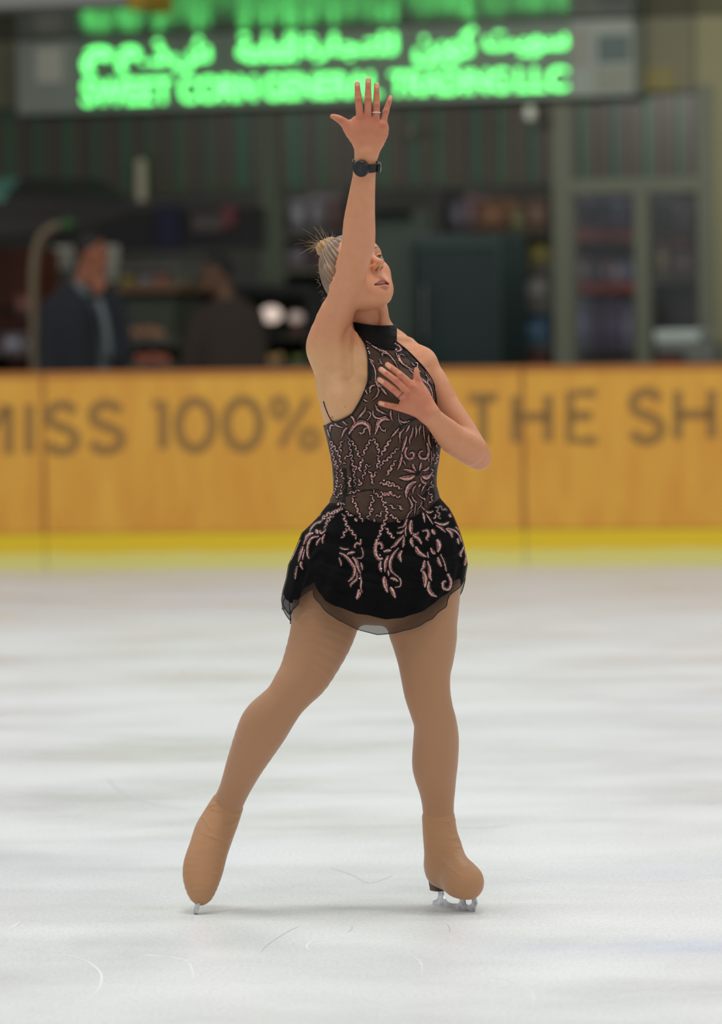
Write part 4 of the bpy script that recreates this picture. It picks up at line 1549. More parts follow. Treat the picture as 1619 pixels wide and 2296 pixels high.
def wig(pts, w=3.4, amp=2.7, per=12.5):
    base = [np.array(p, float) for p in pts]
    seg = catmull(base, 12) if len(base) > 2 else [base[0] * (1 - t) + base[1] * t for t in np.linspace(0, 1, 24)]
    L = [0]
    for a, b in zip(seg, seg[1:]): L.append(L[-1] + np.hypot(*(b - a)))
    n = max(10, int(L[-1] / 1.15))
    ph = rnd.uniform(0, 6.28)
    out, ws = [], []
    for i in range(n + 1):
        s = L[-1] * i / n
        x = np.interp(s, L, [q[0] for q in seg]); y = np.interp(s, L, [q[1] for q in seg])
        x2 = np.interp(s + .5, L, [q[0] for q in seg]); y2 = np.interp(s + .5, L, [q[1] for q in seg])
        x1 = np.interp(s - .5, L, [q[0] for q in seg]); y1 = np.interp(s - .5, L, [q[1] for q in seg])
        tx, ty = x2 - x1, y2 - y1; l = math.hypot(tx, ty) + 1e-9
        o = amp * math.sin(2 * math.pi * s / per + ph)
        out.append(np.array((x - ty / l * o, y + tx / l * o)))
        ws.append(w / 2 * (.72 + .5 * math.sin(4 * math.pi * s / per + ph * 2 + .8) + .18 * math.sin(2 * math.pi * s / per + 1)) * min(1, .4 + 4 * min(i, n - i) / n))
    ws = [max(.45, x) for x in ws]
    ribbon(EDG, out, [x + 2.5 for x in ws], .0006, .0011)
    ribbon(EMB, out, ws, .0012, .0023, 0)
    for i in range(0, n, 4):
        if rnd.random() < .3:
            q = on_dress(out[i][0] + rnd.uniform(-3, 3), out[i][1] + rnd.uniform(-3, 3), .0014)
            if q is not None: BEAD.ball(q, rnd.uniform(.0005, .0009), nu=6, nv=4, mi=0 if rnd.random() < .3 else 1)


# where and how wide: l leaf, h hook, n plain line, w waved band; coordinates inside the six areas above
ART = """1 l 34 905,40 960,80 1030,130 1110,180 1200,225 1290,255 1380,330 1460,420 1520,520 1545,590|1 h 26 1235,350 1230,300 1270,285 1330,300|1 l 30 960,400 1020,430 1080,485|1 h 30 990,440 1050,530 1090,640 1100,760 1090,880|1 l 22 950,620 940,740
1 h 36 1085,940 1020,950 985,1010 985,1090|1 l 30 880,1010 910,1070 935,1115|1 l 46 1140,960 1160,1060 1120,1150 1040,1230|1 l 30 850,1215 900,1250 945,1255|1 l 40 1210,980 1270,1060 1340,1140|1 l 60 1110,850 1150,930 1230,960|1 l 50 900,1370 880,1450 800,1540 720,1630
1 h 24 930,1470 980,1470 1000,1530 960,1610 920,1640|1 h 40 1050,1450 1050,1530 1110,1590 1200,1600 1290,1570 1330,1600|1 l 46 1095,1330 1130,1420 1220,1480 1330,1520|1 l 40 595,1550 650,1600 680,1700|1 l 46 1410,1440 1400,1540 1440,1650|1 l 18 1165,410 1190,440 1220,470|1 l 18 1160,500 1210,490 1250,510
2 h 40 400,260 480,310 530,370 500,410 440,420|2 l 30 420,430 470,560 560,670 680,750 760,790|2 l 34 470,480 500,570 540,640|2 h 16 500,480 560,490 600,530|2 l 26 730,650 765,685 800,710|2 l 30 800,640 850,660 850,700|2 l 24 680,780 740,830 760,870|2 l 40 900,940 960,980 1040,1040 1060,960
2 l 30 960,980 1080,1090 1130,1200 1150,1300 1140,1420|2 l 26 840,560 940,680 1040,840 1130,1000 1200,1130|2 l 20 1000,840 1060,950 1150,1080|2 l 24 1180,1350 1175,1400 1170,1460|2 l 50 690,970 730,1010 720,1040|2 l 22 870,790 900,815 930,840|2 l 18 470,1660 490,1800 540,1880|2 l 36 500,1790 580,1830 700,1800
3 l 92 570,400 640,280 740,180 860,160 970,220 1000,310 1010,420|3 h 30 960,270 890,290 880,360 820,385 785,360|3 l 84 1110,400 1150,280 1180,160 1280,80 1360,90 1420,110|3 h 30 1200,220 1250,310 1310,330 1335,290|3 l 50 600,20 670,90 700,200|3 l 36 180,340 200,220 290,230|3 l 46 250,130 330,220 450,265|3 l 50 545,260 480,330 420,470|3 l 30 430,110 480,170 540,210|3 l 26 120,280 150,400 190,480
3 w 32 1085,500 990,560 850,850|3 w 36 1085,500 1150,620 1200,800|3 w 34 1160,830 1190,960 1130,1110|3 w 36 870,890 800,1060 810,1180|3 w 28 1430,500 1290,720 1220,860|3 w 28 1460,850 1290,960 1200,1110|3 w 30 600,500 720,690 800,910|3 w 26 1030,1050 930,1050 900,1190 840,1330|3 w 34 990,1150 1020,1200 1050,1280|3 w 36 1140,1180 1040,1330 1090,1430
3 w 30 620,1050 700,1050 720,1150|3 w 34 580,1270 600,1360 560,1440 630,1460|3 w 34 750,1330 820,1390 770,1470|3 w 28 190,540 300,710 380,870 400,1040|3 w 26 440,520 390,650 400,780|3 w 28 590,820 480,900|3 w 20 510,980 450,1030|3 w 24 290,940 330,1060 330,1140|3 w 28 400,1100 420,1200 460,1330|3 w 26 560,1600 680,1590 800,1540
3 w 34 700,1660 640,1740 720,1870 760,2000 860,2200|3 w 32 1010,1650 1080,1740 1000,1900 1050,1960 970,2100 990,2180|3 w 32 1060,1550 1150,1650 1250,1720 1290,1860 1350,1960 1350,2090 1290,2290|3 w 36 1220,1600 1340,1660 1460,1590|3 w 38 1210,1410 1310,1430 1469,1470|3 w 36 1469,1050 1420,1150 1350,1250|3 w 28 510,1980 600,2070 660,2090|3 l 60 690,2130 720,2160 740,2200|3 w 28 1120,2080 1200,2080 1270,1990
3 l 60 1090,2140 1100,2175 1100,2210|3 w 28 300,1700 400,1620 420,1540|3 w 24 330,1850 430,1800|3 w 22 290,1500 270,1650|3 w 22 450,1930 280,2000 150,2130 100,2260|3 w 20 190,560 230,760 270,940 300,1120|3 w 20 310,1160 330,1300 300,1480|3 w 22 560,470 600,700 640,940 680,1200 700,1480|3 w 20 340,1480 400,1440 440,1500|3 w 20 380,1900 440,1840 500,1830
4 w 34 0,1320 130,1300 230,1360 380,1440|4 w 32 0,1540 130,1510 230,1580 370,1600|4 l 40 110,1770 170,1780 190,1830 260,1840|4 l 36 290,1790 340,1790 350,1850 400,1860|4 w 28 310,580 130,770 0,900|4 w 30 260,830 150,1000 60,1150|4 w 30 140,430 60,560 0,680|4 l 40 320,180 250,270 150,380|4 l 44 430,190 340,300 340,480|4 l 40 540,120 500,200 460,270|4 l 44 610,150 590,300 540,420 545,540
4 l 40 660,150 680,250 655,380|4 l 34 770,110 740,210 740,330|4 l 30 820,120 830,260 850,450|4 l 40 930,300 930,430 980,590|4 l 66 480,350 430,500 380,680|4 l 56 380,720 350,880 290,1050|4 h 56 480,580 440,700 490,810 590,810 630,730 590,680 540,710|4 h 56 900,490 930,650 900,780 810,810 740,760 750,680 810,650|4 l 30 410,850 435,900 460,960
4 l 60 640,1090 520,1060 410,1030|4 l 110 640,1170 500,1210 320,1210|4 l 56 660,1060 610,970 600,920|4 l 60 740,1050 770,970 780,890|4 l 50 800,1060 890,1030 950,970|4 l 90 790,1170 890,1200 980,1140|4 l 90 670,1280 540,1360 480,1480 470,1620|4 l 50 760,1200 810,1290 870,1320 840,1390|4 l 30 840,1370 810,1430 780,1500|4 l 40 770,1330 745,1360 720,1400|4 l 46 660,1370 620,1440 600,1530
4 l 50 510,1600 560,1700 590,1780 560,1850|4 l 30 580,1580 630,1670 700,1710|4 l 46 590,1860 500,1980 470,2080 420,2200 290,2240|4 l 20 660,1700 650,1850 630,2000|4 l 30 700,1540 790,1620 850,1640 850,1700|4 l 20 800,1700 760,1780 700,1860|4 l 46 770,1780 850,1870 940,1920 1030,1890|4 h 30 1080,1960 1060,2030 1020,2040|4 l 40 800,1900 830,2000 850,2130|4 l 30 880,1950 950,2060 1020,2170
4 l 40 1050,2110 1150,2160 1270,2170 1350,2110|4 w 18 1090,1790 1130,1930 1160,2060|4 w 16 1140,1800 1300,1890|4 l 60 1340,1960 1370,1985 1390,2020|4 w 20 1010,350 1110,480|4 w 22 1100,580 1130,450|4 w 24 1080,690 1120,720 1080,900 1040,960|4 l 18 980,650 990,800 970,950|4 w 24 1030,720 1030,850|4 l 24 930,800 930,840 930,880|4 w 22 1000,1010 1010,1200|4 w 20 980,1270 1000,1380 880,1450|4 w 26 930,1500 1000,1620 940,1760
5 w 24 1100,230 1130,330 1170,440 1230,510 1330,650|5 w 22 1160,480 1120,560 1080,650|5 w 22 1090,140 980,200 850,240 740,330|5 w 16 940,260 870,330 820,400 810,490|5 l 16 740,230 650,330 560,400|5 l 22 760,350 640,400 570,480 550,540|5 l 40 740,360 720,375 700,400|5 l 50 650,490 665,530 670,570|5 l 30 710,510 740,560 820,500|5 l 46 610,550 520,600 440,750|5 l 44 700,610 580,640 520,760 510,900 540,980
5 l 40 800,570 760,650 765,730|5 l 40 730,630 680,700 655,760|5 l 46 440,770 400,880 360,1030|5 l 24 470,820 440,920 430,1000|5 l 40 410,1020 400,1080 440,1160|5 l 34 340,1100 320,1200 310,1320|5 l 50 530,570 500,610 470,650|5 l 26 1040,790 1110,820 1200,820|5 l 52 1035,880 1130,930 1230,1040 1290,1160 1260,1280 1180,1360|5 l 56 1250,950 1310,1010 1350,1130 1390,1230|5 l 46 1165,900 1230,880 1300,870
5 h 36 1390,650 1385,740 1330,720 1290,770 1310,800|5 n 18 1400,790 1430,880 1410,960 1330,970|5 l 36 1390,1040 1410,1100 1420,1170|5 l 36 1330,1200 1320,1310 1230,1400 1225,1450|5 l 26 1380,1240 1400,1350 1390,1450 1420,1540|5 l 70 1360,1480 1360,1560 1320,1650|5 l 34 1030,960 1060,1040 1065,1100|5 n 16 385,670 340,780 290,900 240,1000|5 l 20 400,560 430,520 470,490
6 w 26 310,430 350,500 430,590|6 w 28 360,230 440,280 520,340|6 w 26 320,170 310,270 270,370 240,450 190,600|6 h 50 170,600 150,700 150,820 200,900 260,890|6 h 40 150,680 220,660 255,720 230,750|6 l 44 270,790 340,775 390,770|6 l 44 580,540 500,620 440,690 380,730|6 l 36 580,560 570,660 560,730|6 l 44 500,730 420,830 370,950 390,1080 500,1180|6 l 46 340,850 300,960 290,1100|6 l 44 230,930 215,1020 240,1100
6 l 50 550,770 510,850 540,950|6 l 30 335,1070 345,1110 350,1160|6 l 66 280,1160 290,1270 330,1410|6 l 46 370,1190 430,1200 490,1240|6 h 20 500,1180 530,1230 520,1310 440,1330|6 l 60 375,1320 410,1400 450,1490|6 l 60 690,310 680,420 690,530|6 l 24 620,390 600,470 610,560|6 l 34 580,460 530,500 465,500|6 l 50 690,580 690,640 720,720|6 l 46 710,540 790,590 850,680|6 l 34 710,520 770,530 800,490
6 l 66 760,710 800,800 920,870|6 l 40 850,480 930,470 950,540 920,590 950,620|6 l 56 1000,450 1025,490 1050,530|6 l 70 1080,600 1110,700 1090,800|6 l 46 980,730 1020,800 1060,820|6 l 24 935,790 940,840 945,890|6 l 50 890,920 880,1010 830,1090|6 l 70 870,1080 900,1200 895,1330|6 l 50 935,930 970,1060 965,1160 1000,1230|6 l 56 960,1240 950,1340 1000,1430 1080,1470
6 l 50 1090,870 1110,950 1150,1020|6 n 22 1130,830 1190,950 1220,1090|6 h 44 1240,1120 1290,1240 1260,1350 1180,1340 1170,1260 1215,1230|6 l 34 1060,390 1140,430 1210,500|6 l 46 1210,440 1290,500 1310,580|6 l 24 1230,430 1360,480 1440,580|6 l 40 1360,410 1430,500 1470,640 1480,740|6 l 30 1390,580 1400,630 1410,680|6 l 40 1420,540 1440,590 1450,640|6 l 40 1480,740 1430,820 1450,870|6 l 46 1515,890 1505,950 1495,1000|6 n 14 1470,600 1505,800 1530,940|6 l 30 1040,340 1150,380 1260,340"""
for item in ART.replace('\n', '|').split('|'):
    t = item.split()
    if not t: continue
    zx, zy, zs = ZON[int(t[0])]
    pts = [(zx + float(a.split(',')[0]) * zs, zy + float(a.split(',')[1]) * zs) for a in t[3:]]
    w = float(t[2]) * zs
    if t[1] == 'w': wig(pts, w)
    else: stroke(pts, w, {'l': 'leaf', 'h': 'hook', 'n': 'line'}[t[1]])
# crystals
for x, y in ((824.5, 781), (826.7, 788), (828.4, 792), (843.5, 780), (861, 1077), (865, 1127), (868, 1141), (757, 1079), (755, 1091), (759, 1131), (728, 1163), (935, 800), (936, 821), (888, 784), (1013, 1132), (1016, 1149), (672, 1194), (694, 1196), (855, 1275), (852, 1245), (806, 1297), (1038, 1229)):
    q = on_dress(x, y, .0025)
    if q is not None: BEAD.ball(q, .0019, nu=8, nv=6, mi=0)


def glitter(name, col, col2, metal=.55, rough=.35):
    k = NT(name)
    tc = k.n('ShaderNodeTexCoord')
    vo = k.n('ShaderNodeTexVoronoi'); vo.inputs['Scale'].default_value = 620
    k.l(tc.outputs['Object'], vo.inputs['Vector'])
    sp = k.n('ShaderNodeSeparateColor'); k.l(vo.outputs['Color'], sp.inputs[0])
    k.l(k.ramp(sp.outputs[0], [(.0, lin(col2)), (.35, lin(col)), (.8, lin(col)), (1, lin((240, 205, 196)))]), k.p.inputs['Base Color'])
    k.p.inputs['Metallic'].default_value = metal
    k.p.inputs['Roughness'].default_value = rough
    mpn = k.n('ShaderNodeVectorMath', operation='SUBTRACT'); k.l(vo.outputs['Color'], mpn.inputs[0]); mpn.inputs[1].default_value = (.5, .5, .5)
    sc_ = k.n('ShaderNodeVectorMath', operation='SCALE'); k.l(mpn.outputs[0], sc_.inputs[0]); sc_.inputs['Scale'].default_value = .75
    ge = k.n('ShaderNodeNewGeometry')
    ad_ = k.n('ShaderNodeVectorMath', operation='ADD'); k.l(sc_.outputs[0], ad_.inputs[0]); k.l(ge.outputs['Normal'], ad_.inputs[1])
    nm = k.n('ShaderNodeVectorMath', operation='NORMALIZE'); k.l(ad_.outputs[0], nm.inputs[0])
    k.l(nm.outputs[0], k.p.inputs['Normal'])
    return k.m


M_PINK = glitter('rose_sequins', (212, 156, 146), (140, 84, 78), metal=.35)
M_RED = glitter('dark_rose_sequins', (122, 58, 56), (70, 28, 30), metal=.35)
M_EDGE = mat('black_cord', (10, 9, 10), .5, spec=.25)
M_BEADS = mat('crystal', (245, 240, 240), .12, metal=.6)
M_JET = mat('jet_bead', (30, 26, 28), .2)
emb = EMB.build('embroidery', [M_PINK, M_RED], bodice)
emb['label'] = 'rose pink sequin scrolls'
EDG.build('cord_edging', [M_EDGE], bodice)
BEAD.build('beading', [M_BEADS, M_JET], bodice, smooth=True)

# piped edges of the armholes, the centre back strap and dark panels at the sides
m = MB()


def piping(pxs, r=.0016, off=.0006):
    p = catmull(pxs, 6)
    q = [on_dress(x, y, off) for x, y in p]
    run = []
    for a in q:
        if a is None or (run and (a - run[-1]).length > .03):
            if len(run) > 2: m.tube(run, r, 6)
            run = []
        if a is not None: run.append(a)
    if len(run) > 2: m.tube(run, r, 6)


piping([(806, 757), (819, 769), (825.5, 795), (826.5, 822), (825.5, 853), (816, 881), (806, 903), (790.5, 928), (773, 939), (757, 946), (743, 949), (734, 953)], .0022)
piping([(884, 764), (907, 781), (931, 804), (955, 831), (971, 858), (976, 883), (978.5, 909)], .0024)
s_pts = [trace(body_field, x, y, .001) for x, y in ((725.5, 900), (729, 912), (734, 925), (739, 936), (744, 944), (752, 947))]
m.tube([p for p in s_pts if p is not None], .0016, 6)
for pts_, w_ in (([(783, 962), (786, 1000), (790, 1050), (793, 1100)], 7), ([(736, 958), (745, 1010), (753, 1060), (752, 1110)], 5), ([(772, 1050), (776, 1090), (770, 1125)], 5), ([(978, 985), (975, 1040), (968, 1085), (972, 1120)], 6),
                 ([(966, 960), (968, 1010), (964, 1060)], 3.5), ([(940, 935), (915, 945), (895, 958)], 5), ([(934, 1058), (940, 1064)], 9), ([(962, 1088), (950, 1120), (944, 1150)], 5), ([(756, 1120), (785, 1108), (815, 1100), (850, 1098)], 2.5),
                 ([(833, 772), (846, 786), (866, 800)], 2), ([(886, 770), (900, 782), (916, 800), (936, 826), (955, 856)], 5), ([(828, 800), (832, 830), (828, 856), (812, 886), (796, 925)], 5)):
    q_ = catmull(pts_, 8)
    ribbon(m, q_, [w_ * (.75 + .25 * math.sin(i * 1.3)) for i in range(len(q_))], .0003, .0007)
m.build('piping', M_EDGE, bodice, smooth=True)

# ------------------------------------------------------------------ the shop behind the boards
A20 = math.radians(20)
FE = Vector((math.cos(A20), -math.sin(A20), 0))
FB = Vector((math.sin(A20), math.cos(A20), 0))
FP = Vector((0, 34, 0))
FAX = (FE, FB, ZV)
ZF = 0.30            # floor of the walkway behind the boards


def fpt(px_, py_, d=0.0):
    return hit_plane(px_, py_, FP + FB * d, FB)


def frect(x0, y0, x1, y1, d):
    """bounds (centre, width, height) on the plane d metres behind the shop front"""
    ym, xm = (y0 + y1) / 2, (x0 + x1) / 2
    a, b = fpt(x0, ym, d), fpt(x1, ym, d)
    t, u = fpt(xm, y0, d), fpt(xm, y1, d)
    return (a + b) / 2 * Vector((1, 1, 0)) .to_tuple()[0] if False else Vector(((a.x + b.x) / 2, (a.y + b.y) / 2, (t.z + u.z) / 2)), (b - a).length, t.z - u.z


def fbox(x0, y0, x1, y1, d, th, name, m, parent=None, bevel=0.0, zfoot=None):
    c, w, h = frect(x0, y0, x1, y1, d)
    if zfoot is not None:
        top = c.z + h / 2; c.z = (top + zfoot) / 2; h = top - zfoot
    return MB().box(c + FB * (th / 2), w, th, h, FAX).build(name, m, parent, bevel=bevel)


def thing(name, label, cat, loc, group=None):
    return tag(empty(name, loc), label, cat, group)


# shell of the shop
mb = MB(); mb.add([(-14, 29, ZF), (14, 29, ZF), (14, 44, ZF), (-14, 44, ZF)], [(0, 1, 2, 3)])
mb.add([(-14, 29, ZF), (14, 29, ZF), (14, 29, 0), (-14, 29, 0)], [(0, 1, 2, 3)])
tag(mb.build('floor', mat('walkway_rubber', (52, 50, 46), .7)), kind='structure')
c0, w0, h0 = frect(-500, 100, 2100, 1000, 3.2)
o = MB().box(Vector((c0.x, c0.y, 2.4)) + FB * .05, 12, .1, 4.6, FAX).build('wall_back', mat('shop_back_wall', (58, 58, 54), .8, var=.25, vs=1.2)); tag(o, kind='structure')
o = MB().box(FP + FB * 1.6 + ZV * 4.35, 12, 3.6, .08, FAX).build('ceiling', mat('shop_ceiling', (66, 66, 62), .8)); tag(o, kind='structure')
c1 = fpt(1596, 500, 0)
o = MB().box(Vector((c1.x, c1.y, 2.3)) + FE * .9 + FB * .1, 2.0, .25, 4.6, FAX).build('wall_right', mat('olive_wall', (126, 124, 94), .8)); tag(o, kind='structure')
c1 = fpt(-700, 500, 0)
o = MB().box(Vector((c1.x, c1.y, 2.3)) + FB * 1.6, .2, 3.6, 4.6, FAX).build('wall_left', mat('side_wall', (60, 58, 54), .8)); tag(o, kind='structure')

o = MB().box((0, 47, 4.5), 60, .3, 9).build('wall_back', mat('hall_wall', (104, 108, 108), .8, var=.1, vs=.4)); tag(o, kind='structure')

# fascia of upright slats below the sign
k = NT('fascia_slat')
at = k.n('ShaderNodeAttribute', attribute_name='slat'); k.l(at.outputs[0], k.p.inputs['Base Color']); k.p.inputs['Roughness'].default_value = .35
M_SLAT = k.m
slat_cols = [(72, 68, 50), (68, 62, 46), (46, 98, 64), (76, 72, 54), (70, 62, 47), (64, 62, 46), (38, 86, 64), (72, 65, 49), (66, 60, 47), (50, 92, 60), (74, 65, 51)]


def slats(x0, x1, yt, yb, name):
    c, w, h = frect(x0, yt, x1, yb, -.02)
    m = MB(); cols = []
    n = int(w / .062)
    for i in range(n):
        s = (i + .5) / n
        cc = c + FE * (w * (s - .5))
        m.box(cc + FB * (.0 if i % 2 else .015), w / n * .9, .04, h, FAX)
        col = lin(tuple(.86 * c_ for c_ in slat_cols[(i + (i // 7) * 3 + (i // 17)) % len(slat_cols)]))
        cols += [col] * 8
    o = m.build(name, M_SLAT)
    set_col(o.data, 'slat', np.array(cols))
    o['kind'] = 'structure'
    return o


slats(-260, 1240, 226, 424, 'trim_1')
slats(1264, 1572, 214, 402, 'trim_2')
# posts, transom and mullion of the shop front
M_POST = mat('post_paint', (98, 102, 86), .6)
M_POST2 = mat('post_paint_dark', (74, 82, 66), .6)
for i, (x0, x1, y0, mm) in enumerate(((584, 626, 215, M_POST2), (1240, 1284, 195, M_POST), (1424, 1456, 425, M_POST), (1566, 1600, 190, M_POST))):
    o = fbox(x0, y0, x1, 900, -.05, .12, 'trim_%d' % (i + 3), mm, zfoot=ZF); tag(o, kind='structure')
o = fbox(1255, 398, 1580, 432, -.06, .12, 'trim_7', M_POST); tag(o, kind='structure')
o = fbox(-260, 418, 1245, 432, .0, .1, 'trim_8', M_POST2); tag(o, kind='structure')
k = NT('pane_glass')
out = k.t.nodes['Material Output']
tr = k.n('ShaderNodeBsdfTransparent'); gl = k.n('ShaderNodeBsdfGlossy'); gl.inputs['Roughness'].default_value = .15
mxs = k.n('ShaderNodeMixShader'); mxs.inputs[0].default_value = .06
k.l(tr.outputs[0], mxs.inputs[1]); k.l(gl.outputs[0], mxs.inputs[2]); k.l(mxs.outputs[0], out.inputs['Surface'])
for i, (x0, x1) in enumerate(((1284, 1424), (1456, 1566))):
    o = fbox(x0, 432, x1, 900, .0, .01, 'window_%d' % (i + 1), k.m, zfoot=ZF); tag(o, kind='structure')

# glossy soffit over the sign: mirrors the lit letters
zs = fpt(809, 62, -.2).z
o = MB().box(Vector((FP.x, FP.y, zs + .04)) - FB * 2.4, 9.5, 4.6, .08, FAX).build('ceiling', mat('soffit_lacquer', (56, 58, 52), .2, spec=.10)); tag(o, kind='structure')
# pale duct with yellow end, upper left
du = thing('air_duct', 'pale grey duct end with a yellow clamp at the top left corner', 'duct', fpt(120, 6, -5.2))
fbox(-300, -160, 286, 20, -5.3, .45, 'duct', mat('duct_grey', (150, 150, 144), .5), du, bevel=.03)
fbox(284, -160, 322, 20, -5.32, .48, 'clamp', mat('clamp_yellow', (160, 130, 30), .5), du, bevel=.01)

o = fbox(-300, 50, 1600, 232, .02, .1, 'trim_10', mat('upper_wall_olive', (106, 104, 82), .7, var=.1, vs=1.5)); tag(o, kind='structure')
o = fbox(1432, 152, 1512, 204, .0, .03, 'wall_panel', mat('panel_ochre', (116, 108, 62), .6)); tag(o, 'dull yellow panel on the wall right of the sign', 'panel')

# lit sign ----------------------------------------------------------------
sg = thing('shop_sign', 'grey shop sign box with two rows of glowing green lettering', 'sign', fpt(730, 150, -.2))
M_SIGN = mat('sign_grey', (126, 134, 124), .45, var=.06, vs=2)
c = fpt(38, 160, -.3); c2 = fpt(1420, 140, -.3)
zt, zb = fpt(730, 66, -.3).z, fpt(730, 236, -.3).z
MB().box(Vector(((c.x + c2.x) / 2, (c.y + c2.y) / 2, (zt + zb) / 2)) + FB * .14, (c2 - c).length, .28, zt - zb, FAX).build('panel', M_SIGN, sg, bevel=.01)
M_SQ = mat('sign_pale', (172, 172, 158), .5)
fbox(80, 106, 140, 184, -.315, .02, 'emblem', M_SQ, sg)
fbox(1282, 68, 1320, 150, -.315, .02, 'emblem', mat('sign_mid', (124, 124, 112), .5), sg)
fbox(1340, 78, 1412, 140, -.315, .02, 'emblem', mat('sign_teal', (70, 86, 80), .5), sg)
fbox(1336, 150, 1412, 205, -.315, .02, 'emblem', mat('sign_pale_green', (116, 120, 104), .5), sg)
M_LED = NT('green_led')
M_LED.p.inputs['Base Color'].default_value = (.02, .1, .02, 1)
M_LED.p.inputs['Emission Color'].default_value = (.15, 1.0, .21, 1)
M_LED.p.inputs['Emission Strength'].default_value = 2.6
M_LED = M_LED.m
# dim LED field around the rows
fbox(176, 72, 1280, 228, -.305, .012, 'led_board', mat('led_board', (98, 112, 98), .5), sg)


def text_mesh(s, bold=0.0):
    cu = bpy.data.curves.new('t', 'FONT')
    cu.body = s
    cu.size = 1.0
    cu.extrude = 0.0
    cu.offset = bold
    ob = bpy.data.objects.new('t', cu); COL.objects.link(ob)
    bpy.context.view_layer.update()
    dg = bpy.context.evaluated_depsgraph_get()
    me = bpy.data.meshes.new_from_object(ob.evaluated_get(dg))
    bpy.data.objects.remove(ob); bpy.data.curves.remove(cu)
    V = np.array([v.co[:] for v in me.vertices]); F = [tuple(p.vertices) for p in me.polygons]
    bpy.data.meshes.remove(me)
    return V, F


def sign_word(s, q, bold=.012, d=-.33, flip=False):
    """lay a word into the pixel box with corners top-left, bottom-right (each x, y)"""
    V, F = text_mesh(s, bold)
    if len(V) == 0: return
    lo, hi = V.min(0), V.max(0)
    (xl, ytl, ybl), (xr, ytr, ybr) = q
    p00, p10, p01, p11 = fpt(xl, ybl, d), fpt(xr, ybr, d), fpt(xl, ytl, d), fpt(xr, ytr, d)
    W_ = []
    for v in V:
        u = (v[0] - lo[0]) / (hi[0] - lo[0]); t = (v[1] - lo[1]) / (hi[1] - lo[1])
        W_.append(p00 * (1 - u) * (1 - t) + p10 * u * (1 - t) + p01 * (1 - u) * t + p11 * u * t)
    m = MB()
    n = len(W_)
    m.add(list(W_) + [p + FB * .02 for p in W_], list(F) + [tuple(i + n for i in reversed(f)) for f in F])
    m.build('lettering', M_LED, sg)


def yb(x): return 240 - (x - 178) * 35 / 1100         # foot of the Latin row
def yt(x): return yb(x) - 64 + (x - 178) * 6 / 1100


for s, x0, x1 in (('SWEET', 184, 384), ('CORN', 402, 572), ('GENERAL', 590, 852), ('TRADING', 874, 1140), ('LLC', 1158, 1272)):
    sign_word(s, ((x0, yt(x0) + 3, yb(x0) - 3), (x1, yt(x1) + 3, yb(x1) - 3)), .014)
# Arabic row, letters in their joined forms, written from the right
AR = [('\uFEB3\uFEEE\uFBFF\uFE96', 1085, 1272, 72, 128), ('\uFEDB\uFEEE\uFEAD\uFEE6', 928, 1064, 62, 148), ('\uFEDF\uFEE0\uFE98\uFEA0\uFE8E\uFEAD\uFE93', 676, 888, 76, 138), ('\uFE8D\uFEDF\uFECC\uFE8E\uFEE3\uFE94', 532, 664, 76, 138),
      ('\uFEB5', 386, 470, 84, 160), ('\uFEAB', 332, 376, 90, 146), ('.', 316, 326, 136, 146), ('\uFEE1', 262, 312, 104, 166), ('\uFEE1', 184, 250, 106, 168)]


def rev(s): return s[::-1]


for s, x0, x1, y0, y1 in AR:
    sl = 0.030
    sign_word(rev(s), ((x0, y0, y1), (x1, y0 - (x1 - x0) * sl * .5, y1 - (x1 - x0) * sl * .5)), .022)

# small fixtures
t_ = thing('wall_lamp', 'narrow pale wall lamp hanging on the slats left of the skater', 'lamp', fpt(312, 400, -.1))
M_LAMPG = mat('lamp_glass', (160, 155, 132), .4)
fbox(303, 356, 324, 452, -.14, .07, 'lamp_tube', M_LAMPG, t_, bevel=.02)
fbox(307, 346, 320, 358, -.12, .05, 'lamp_cap', M_POST2, t_, bevel=.005)
sp = fpt(1188, 254, -.45)
t_ = thing('spotlight', 'small white spotlight on the slats right of the raised hand', 'lamp', sp)
MB().ball(sp, .045, .05, .058).build('lamp_head', mat('spot_white', (200, 200, 186), .4), t_, smooth=True)
MB().tube([sp, sp + FB * .42 + ZV * .03], .012).build('arm', M_POST2, t_, smooth=True)
sp = fpt(922, 294, -.3)
t_ = thing('sensor', 'faint small round sensor on the slats beside the wrist', 'sensor', sp)
MB().ball(sp, .03, .03, .04).build('dome', mat('sensor_grey', (104, 98, 84), .5), t_, smooth=True)
MB().tube([sp, sp + FB * .28], .01).build('bracket', M_POST2, t_)

# ------------------------------------------------------------------ inside the shop
def ftop(px_, py_, d): return fpt(px_, py_, d)


# tall dark fridge
fr_ = thing('display_fridge', 'tall dark green fridge standing right behind the skater', 'fridge', fpt(1028, 810, .9))
M_FR = mat('fridge_green', (46, 62, 60), .35)
fbox(932, 526, 1122, 900, .7, .7, 'cabinet', M_FR, fr_, bevel=.02, zfoot=ZF)
fbox(940, 560, 1114, 900, .66, .03, 'door', mat('fridge_door', (42, 56, 55), .2), fr_, bevel=.008, zfoot=ZF + .12)
fbox(940, 532, 1114, 556, .67, .03, 'header', mat('fridge_header', (54, 70, 66), .4), fr_, bevel=.005)
MB().tube([fpt(950, 640, .63), fpt(950, 760, .63)], .012).build('handle', M_STEEL, fr_)
# pale column beside it
o = fbox(838, 470, 928, 900, .9, .4, 'trim_9', mat('column_green', (76, 88, 78), .7), zfoot=ZF); tag(o, kind='structure')

